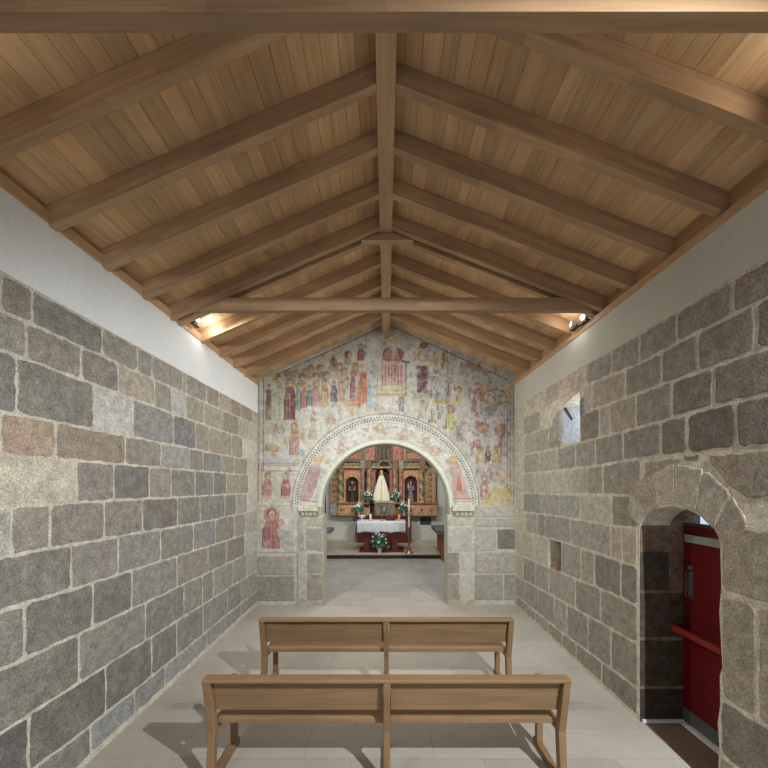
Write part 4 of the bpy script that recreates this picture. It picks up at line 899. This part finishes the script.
for x in (342, 352, 362, 400, 411, 421.5, 431):
    if x == 400: m.obj('predella', M_paint, ap, bevel=0.008); m = MB(); rect(m, 393, 503, 437, 515.5, -0.05, 0.3, ORG); rect(m, 402.5, 502.5, 438, 504, -0.12, 0.3, BRN); rect(m, 394.5, 502.5, 402.3, 504, -0.32, 0.3, BRN)
    rect(m, x-3.2, 505.5, x+3.2, 513.5, -0.08, 0.0, GOLD); a = q(x, 509.5); m.setc(REDC).ball((a[0], -0.08, a[1]), (0.07, 0.03, 0.09), 8, 6)
m.obj('predella', M_paint, ap, bevel=0.008)
# tabernacle
mz = H-(515.5-VY)*15.55/F
tb = thing('tabernacle', (0, ZR-0.36, mz+0.001), 'silver-grey carved tabernacle beneath the white robed statue', 'tabernacle')
m = MB().setc(tuple(v*1.3 for v in lin((120,118,104)))); m.box(-0.44, 0.32, -0.02, 0.22, 0.0, 0.47); 
for x in (-0.40, -0.24, 0.10, 0.30): m.cyl((x+0.02, -0.05, 0.02), (x+0.02, -0.05, 0.46), 0.028, 0.028, 10)
m.obj('body', M_paint, tb, bevel=0.01)
m = MB().setc(tuple(v*1.1 for v in lin((96,92,80)))); m.box(-0.19, 0.05, -0.035, 0, 0.06, 0.40); m.setc(tuple(v*1.4 for v in lin((150,146,132)))).ball((-0.07, -0.035, 0.24), (0.05, 0.03, 0.10), 10, 6); m.obj('door', M_paint, tb)
m = MB().setc(tuple(v*1.3 for v in lin((150,134,100)))).box(-0.50, 0.38, -0.08, 0.24, 0.47, 0.52); m.setc(tuple(v*1.3 for v in lin((176,160,126)))).box(-0.42, 0.28, -0.04, 0.24, 0.521, 0.575); m.obj('top', M_paint, tb, bevel=0.008)
# standing Virgin in a wide white mantle
vb = thing('robed_statue', (q(381.5, 0)[0], ZR-0.26, mz+0.577), 'crowned statue in a wide white triangular mantle in the central niche', 'statue', None)
WH = lin((236,230,206)); 
prof = [(0.34,0.0),(0.345,0.05),(0.315,0.25),(0.25,0.5),(0.17,0.75),(0.105,0.93),(0.06,1.0)]
m = MB().setc(WH)
n = 28; vs = []
for (r, z) in prof:
    for i in range(n):
        t_ = 2*PI*i/n; k = 1+0.06*math.sin(9*t_)*(r/0.34); vs.append((r*k*math.cos(t_), 0.42*r*k*math.sin(t_), z))
m.sm = True; m.add(vs, [(j*n+i, j*n+(i+1) % n, (j+1)*n+(i+1) % n, (j+1)*n+i) for j in range(len(prof)-1) for i in range(n)]); m.obj('mantle', M_cloth, vb)
m = MB().setc(tuple(v*1.1 for v in lin((206,194,148)))); m.prism([(-0.035,0.02),(0.035,0.02),(0.02,0.82),(-0.02,0.82)], lambda a, b, dd: (a, -0.158+0.085*b+dd, b), -0.012, 0.01); m.obj('gown_front', M_cloth, vb)
m = MB().setc(lin((214,180,150))).ball((0, -0.03, 1.045), (0.045, 0.045, 0.06), 12, 8); m.ball((0,-0.075,1.04),(0.008,0.01,0.012),6,4); m.setc(WH).ball((0, 0.0, 1.04), (0.06, 0.045, 0.085), 12, 8); m.obj('head', M_cloth, vb)
m = MB().setc(tuple(v*1.1 for v in lin((206,176,110)))).lathe([(0.045,1.10),(0.055,1.13),(0.06,1.17),(0.03,1.20)], (0,-0.01,0), 12)
for i in range(11): a = PI*i/10; m.cyl((0.075*math.cos(a), 0.02, 1.10+0.075*math.sin(a)), (0.10*math.cos(a), 0.02, 1.10+0.10*math.sin(a)), 0.006, 0.003, 5)
m.obj('crown', M_paint, vb)
# saints in the side niches
def saint(px, label, robe, upper, child):
    a = q(px, 502); t = thing('saint_statue', (a[0], ZR+0.14, a[1]), label, 'statue', 'saints in the side niches')
    m = MB().setc(robe); m.lathe([(0.13,0),(0.135,0.03),(0.11,0.25),(0.085,0.45),(0.10,0.58),(0.095,0.66),(0.04,0.71)], (0,0,0), 14, sy=0.7)
    m.setc(upper); m.tube([(-0.09,-0.01,0.62),(-0.12,-0.06,0.48),(-0.03,-0.10,0.46)], 0.028); m.tube([(0.09,-0.01,0.62),(0.12,-0.06,0.48),(0.03,-0.10,0.50)], 0.028)
    m.obj('body', M_paint, t)
    m = MB().setc(lin((196,150,120))); m.ball((0,-0.01,0.775), (0.05,0.05,0.065), 10, 8); m.cyl((0,0,0.69),(0,0,0.74),0.025,0.025,8); m.ball((0,-0.06,0.77),(0.008,0.012,0.014),6,4); m.obj('head', M_paint, t)
    m = MB().setc(lin((90,66,50))); m.ball((0,0.012,0.80), (0.056,0.05,0.055), 10, 6); m.obj('hair', M_paint, t)
    if child:
        m = MB().setc(lin((190,150,130))); m.ball((-0.10,-0.08,0.72),(0.035,0.035,0.04),8,6); m.setc(lin((180,176,160))).ball((-0.10,-0.07,0.61),(0.05,0.045,0.09),8,6); m.obj('carried_child', M_paint, t)
    m = MB().setc(BRN).box(-0.17, 0.17, -0.10, 0.10, -0.02, 0.0); m.obj('plinth', M_paint, t)
    return t
saint(352, 'brown-robed saint statue in the arched niche left of the centre', lin((72,56,50)), lin((170,140,120)), False)
saint(411, 'grey-robed saint statue holding a child in the niche right of the centre', lin((128,118,122)), lin((150,140,150)), True)
m = MB(); t = thing('small_figure', (q(384,0)[0], ZR+0.06, q(0,459.5)[1]), 'small dark carved figure on the upper tier above the central niche', 'statue')
m.setc(lin((90,98,92))).lathe([(0.12,0),(0.10,0.2),(0.07,0.36),(0.09,0.46),(0.03,0.54)], (0,0,0), 12, sy=0.6); m.obj('body', M_paint, t)
m = MB().setc(lin((110,110,96))).ball((0,0,0.60), 0.055, 10, 8); m.tube([(-0.07,-0.02,0.46),(-0.2,-0.03,0.56)], 0.022); m.tube([(0.07,-0.02,0.46),(0.2,-0.03,0.56)], 0.022); m.obj('head_and_arms', M_paint, t)

# flowers
def flowers(loc, s, label, pot, h=0.0, wide=1.0, vase=True):
    t = thing('flower_vase', loc, label, 'flowers', 'flower arrangements around the altar')
    m = MB().setc(pot, True); m.lathe([(0.05*s,0),(0.06*s,0.02*s),(0.045*s,0.05*s),(0.085*s,0.16*s),(0.07*s,0.2*s)], (0,0,0), 14); m.obj('vase', M_dark, t)
    m = MB(); 
    for k in range(90):
        a = R.uniform(0, 2*PI); e = R.uniform(-0.5, 1.2); r = R.uniform(0.08, 0.2)*s*wide; c = lin(R.choice([(66,104,84),(92,128,108),(50,80,62)]))
        x, y_, z = r*math.cos(a)*math.cos(e*0.8), 0.6*r*math.sin(a), 0.24*s+r*math.sin(e)*1.1
        m.setc(c); dx = 0.06*s*(1 if a < PI else -1); m.add([(x,y_,z-0.05*s),(x+dx,y_-0.02,z),(x+dx*0.4,y_+0.01,z+0.06*s),(x-dx*0.5,y_,z+0.01)], [(0,1,2,3)])
    m.obj('leaves', M_leaf, t)
    m = MB()
    for k in range(18):
        a = R.uniform(0, 2*PI); e = R.uniform(0, 1.4); r = R.uniform(0.12, 0.21)*s*wide
        m.setc(lin(R.choice([(238,240,236),(226,232,230),(240,238,226)]))); m.ball((r*math.cos(a)*math.cos(e*0.9), -0.03*s+0.5*r*math.sin(a)-0.02, 0.24*s+r*math.sin(e)*1.15+h*R.random()*R.random()), 0.026*s*R.uniform(0.8,1.4), 7, 5)
    for k in range(6):
        m.setc(lin((240,242,240))); m.ball((R.uniform(-0.03,0.03)*s, -0.02, 0.4*s+k*0.035*s), (0.028*s*(1-k*0.1),)*3, 7, 5)
    m.obj('blossoms', M_leaf, t)
    return t
ZM = 15.55
def onplane(x, y, dd): return P(x, y, dd)
zt = q(0, 503)[1]
flowers(((367.5-VX)*0.039, ZR-0.21, q(0,502.5)[1]+0.001), 0.95, 'white flowers with green leaves, upper left of the robed statue', lin((120,110,96)))
flowers(((396-VX)*0.039, ZR-0.21, q(0,502.5)[1]+0.001), 0.95, 'white flowers with green leaves, upper right of the robed statue', lin((120,110,96)))

# rear mensa under the altarpiece
mz = H-(515.5-VY)*15.55/F
ma = thing('rear_altar', (0, 15.7, 0.14), 'dark red draped altar block beneath the altarpiece, behind the altar table', 'altar')
MB().setc(lin((74,30,26),1.4)).box(-1.12, 0.98, -0.25, 0.14, 0.0, mz-0.14-0.05).obj('body', M_cloth, ma, bevel=0.01)
MB().setc(lin((92,54,42))).box(-1.16, 1.02, -0.28, 0.15, mz-0.14-0.048, mz-0.14).obj('top', M_dark, ma, bevel=0.01)
flowers(((359-VX)*0.039, 15.52, mz), 1.0, 'white and green flowers on the rear altar at its left end', lin((150,146,136)))
flowers(((404-VX)*0.039, 15.52, mz), 1.0, 'white and green flowers on the rear altar at its right end', lin((150,146,136)))
# plaque on the white wall
pq = MB().setc(lin((62,66,70))).box((420-VX)*0.041, (431-VX)*0.041, 16.37, 16.398, H-(524.5-VY)*0.041, H-(517.5-VY)*0.041).obj('wall_plaque', M_dark, bevel=0.004)
pq['label'] = 'dark grey rectangular plaque on the white wall right of the altar'; pq['category'] = 'plaque'

# ------------------------------------------------------------------ altar table
ay = 13.55
rg = MB().setc(lin((104,40,34),1.3)).box((359-VX)*ay/F, (404-VX)*ay/F, 13.31, 14.3, 0.1405, 0.155).obj('altar_rug', M_cloth); rg['label'] = 'dark red rug under the altar table'; rg['category'] = 'rug'
at_ = thing('altar_table', (0, ay, 0.155), 'altar table with two dark wooden legs standing on the red rug', 'table')
TH_ = H-(521.5-VY)*13.5/F
MB().setc(lin((96,52,34),1.2)).box(-0.90, 0.68, -0.05, 0.70, TH_-0.155-0.07, TH_-0.155-0.012).obj('tabletop', M_wx, at_, bevel=0.006)
for x0, x1 in ((364,369.5),(392,397.5)):
    m = MB().setc(lin((104,50,34),1.2)).box((x0-VX)*0.0342, (x1-VX)*0.0342, 0.1, 0.55, 0.04, TH_-0.155-0.071); m.box((x0-VX)*0.0342-0.03, (x1-VX)*0.0342+0.03, 0.05, 0.6, 0.0, 0.04); m.obj('leg', M_wz, at_, bevel=0.006)
MB().setc(lin((96,46,32),1.2)).box((369.5-VX)*0.0342, (392-VX)*0.0342, 0.3, 0.36, 0.12, 0.22).obj('stretcher', M_wx, at_)
# cloth with drops at the front and the ends
ct = MB().setc(lin((205,208,212)), True)
xl, xr, yf, yb, zt_ = (357-VX)*0.0338, (405.5-VX)*0.0338, ay-0.08, ay+0.72, TH_
n = 48; rows = []
top_edge = []
def clothpt(u, v):
    """u across 0..1, v: 0 back edge .. 0.4 front edge .. 1 hem"""
    x = xl+(xr-xl)*u
    if v <= 0.4: return (x, yb+(yf-yb)*v/0.4, zt_)
    k = (v-0.4)/0.6; w = 0.018*math.sin(u*38)*k
    return (x+0.0*k, yf-0.012-w-0.01*k, zt_-0.36*k-0.015*math.sin(u*19+1)*k)
for j in range(13):
    for i in range(n+1): rows.append(clothpt(i/n, j/12))
ct.add(rows, [(j*(n+1)+i, j*(n+1)+i+1, (j+1)*(n+1)+i+1, (j+1)*(n+1)+i) for j in range(12) for i in range(n)])
for s, xe in ((-1, xl), (1, xr)):
    rows = []; m2 = 16
    for j in range(11):
        for i in range(m2+1):
            k = j/10; v = i/m2; f = 0.030*math.sin(v*17+s)*k
            rows.append((xe+s*(0.002+0.13*k**0.8*(1-0.4*v)+f*0.6), yf+(yb-yf)*v-0.012*(1-v), zt_-0.78*k*(1 if s < 0 else 0.86)+0.03*math.sin(v*11)*k))
    ct.add(rows, [(j*(m2+1)+i, j*(m2+1)+i+1, (j+1)*(m2+1)+i+1, (j+1)*(m2+1)+i) for j in range(10) for i in range(m2)])
o = ct.obj('altar_cloth', M_cloth); o['label'] = 'white cloth draped over the altar table'; o['category'] = 'tablecloth'
sm_ = o.modifiers.new('thick', 'SOLIDIFY'); sm_.thickness = 0.006; sm_.offset = 1
# on the table
zc = TH_+0.007
def ontab(x, dy=0.3): return ((x-VX)*(ay+dy)/F, ay+dy, zc)
t = thing('missal_stand', ontab(390.5, 0.3), 'dark red book on a low stand on the altar cloth', 'book stand')
MB().setc(lin((60,30,28),1.2)).prism([(-0.12,0.0),(0.12,0.0),(0.12,0.03),(-0.12,0.09)], lambda a, b, dd: (dd, -a, b), -0.17, 0.17).obj('stand', M_dark, t)
MB().setc(lin((84,34,32),1.2)).prism([(-0.11,0.094),(0.11,0.037),(0.12,0.075),(-0.10,0.14)], lambda a, b, dd: (dd, -a, b), -0.15, 0.15).obj('book', M_dark, t)
t = thing('altar_candle', ontab(370.5, 0.25), 'short white candle standing on the altar cloth, left of centre', 'candle')
MB().setc(lin((224,220,206))).cyl((0,0,0.02),(0,0,0.22),0.035,0.035,14).obj('wax', M_cloth, t); MB().setc(lin((150,130,90))).cyl((0,0,0),(0,0,0.025),0.055,0.045,14).obj('holder', M_metal, t); MB().setc((0.02,0.02,0.02)).cyl((0,0,0.22),(0,0,0.235),0.003,0.003,6).obj('wick', M_dark, t)
t = thing('altar_candle', ontab(399, 0.25), 'amber candle jar standing on the altar cloth, right end', 'candle')
MB().setc(lin((204,160,90))).lathe([(0.035,0.01),(0.042,0.05),(0.042,0.18),(0.036,0.21)], (0,0,0), 14).obj('jar', M_cloth, t); MB().setc(lin((150,130,90))).cyl((0,0,0),(0,0,0.012),0.05,0.05,14).obj('holder', M_metal, t)
t = thing('altar_crucifix', ontab(381.5, 0.25), 'small brass standing cross in the middle of the altar cloth', 'cross')
MB().setc(lin((150,120,80))).lathe([(0.06,0),(0.05,0.015),(0.015,0.03),(0.012,0.08)], (0,0,0), 12).obj('base', M_metal, t); MB().setc(lin((140,104,66))).box(-0.009,0.009,-0.006,0.006,0.07,0.25).box(-0.055,0.055,-0.006,0.006,0.17,0.19).obj('cross', M_metal, t)
t = thing('white_bowl', ontab(362, 0.2), 'white footed bowl of pale flowers at the left end of the altar cloth', 'bowl')
MB().setc(lin((226,228,226)), True).lathe([(0.05,0),(0.045,0.015),(0.015,0.03),(0.015,0.07),(0.06,0.10),(0.10,0.13)], (0,0,0), 16).obj('bowl', M_dark, t)
m = MB()
for k in range(22): a = R.uniform(0, 2*PI); r = R.uniform(0, 0.12); m.setc(lin(R.choice([(232,234,232),(214,220,216),(196,206,190)]))).ball((r*math.cos(a), r*math.sin(a), 0.14+R.uniform(0,0.04)), 0.022, 6, 5)
m.obj('blossoms', M_leaf, t)
flowers(((379.5-VX)*13.2/F, 13.19, 0.141), 1.25, 'white bouquet in a pale pot on the rug before the altar table', lin((214,214,208)), 0.1, 1.15)
# tall candlestick
t = thing('paschal_candlestick', ((409-VX)*13.2/F, 13.2, 0.141), 'tall brass candlestick with a long white candle beside the altar', 'candlestick')
cx_h = H-(527-VY)*13.2/F-0.141
BR = lin((150,128,92), 1.3)
m = MB().setc(BR, True); m.lathe([(0.14,0),(0.13,0.03),(0.07,0.06),(0.05,0.10),(0.07,0.16),(0.03,0.20),(0.025,0.45),(0.045,0.50),(0.025,0.55),(0.022,cx_h-0.1),(0.06,cx_h-0.05),(0.07,cx_h)], (0,0,0), 16); m.obj('stand', M_metal, t)
MB().setc(lin((222,218,204))).cyl((0,0,cx_h), (0,0,cx_h+0.92), 0.034, 0.032, 14).obj('candle', M_cloth, t)
MB().setc(lin((160,60,50))).box(-0.012,0.012,-0.038,-0.033,cx_h+0.35,cx_h+0.55).obj('red_mark', M_dark, t)

# side tables in the chancel
t = thing('stone_shelf', (-2.1, 13.0, 0), 'grey stone slab shelf on a white block at the left side of the chancel', 'shelf')
MB().setc(lin((112,114,116),1.2)).box(-0.34, 0.36, -0.5, 0.35, 0.86, 0.98).obj('slab', M_reveal, t, bevel=0.008)
MB().setc(lin((190,192,182))).box(-0.34, 0.12, -0.03, 0.33, 0.142, 0.859).obj('support_block', M_plaster, t, bevel=0.006)
t = thing('side_chest', (2.1, 13.0, 0), 'reddish wooden chest under a grey stone slab at the right side of the chancel', 'chest')
MB().setc(lin((104,106,108),1.2)).box(-0.52, 0.34, -0.7, 1.0, 0.86, 0.98).obj('slab', M_reveal, t, bevel=0.008)
MB().setc(lin((150,92,72),1.2)).box(-0.33, 0.34, -1.05, -0.06, 0.001, 0.855).box(-0.33, 0.34, -0.06, 0.9, 0.141, 0.855).obj('chest', M_wz, t, bevel=0.006)
t = thing('lantern', (1.95, 12.8, 0.981), 'small black lantern standing on the right stone slab', 'lantern')
MB().setc((0.02,0.02,0.022)).lathe([(0.06,0),(0.06,0.02),(0.03,0.05),(0.05,0.10),(0.06,0.30),(0.03,0.38),(0.01,0.42)], (0,0,0), 10).obj('body', M_dark, t)
MB().setc((0.03,0.03,0.03)).tube([(-0.04,0,0.36),(-0.03,0,0.46),(0.03,0,0.46),(0.04,0,0.36)], 0.006).obj('handle', M_dark, t)
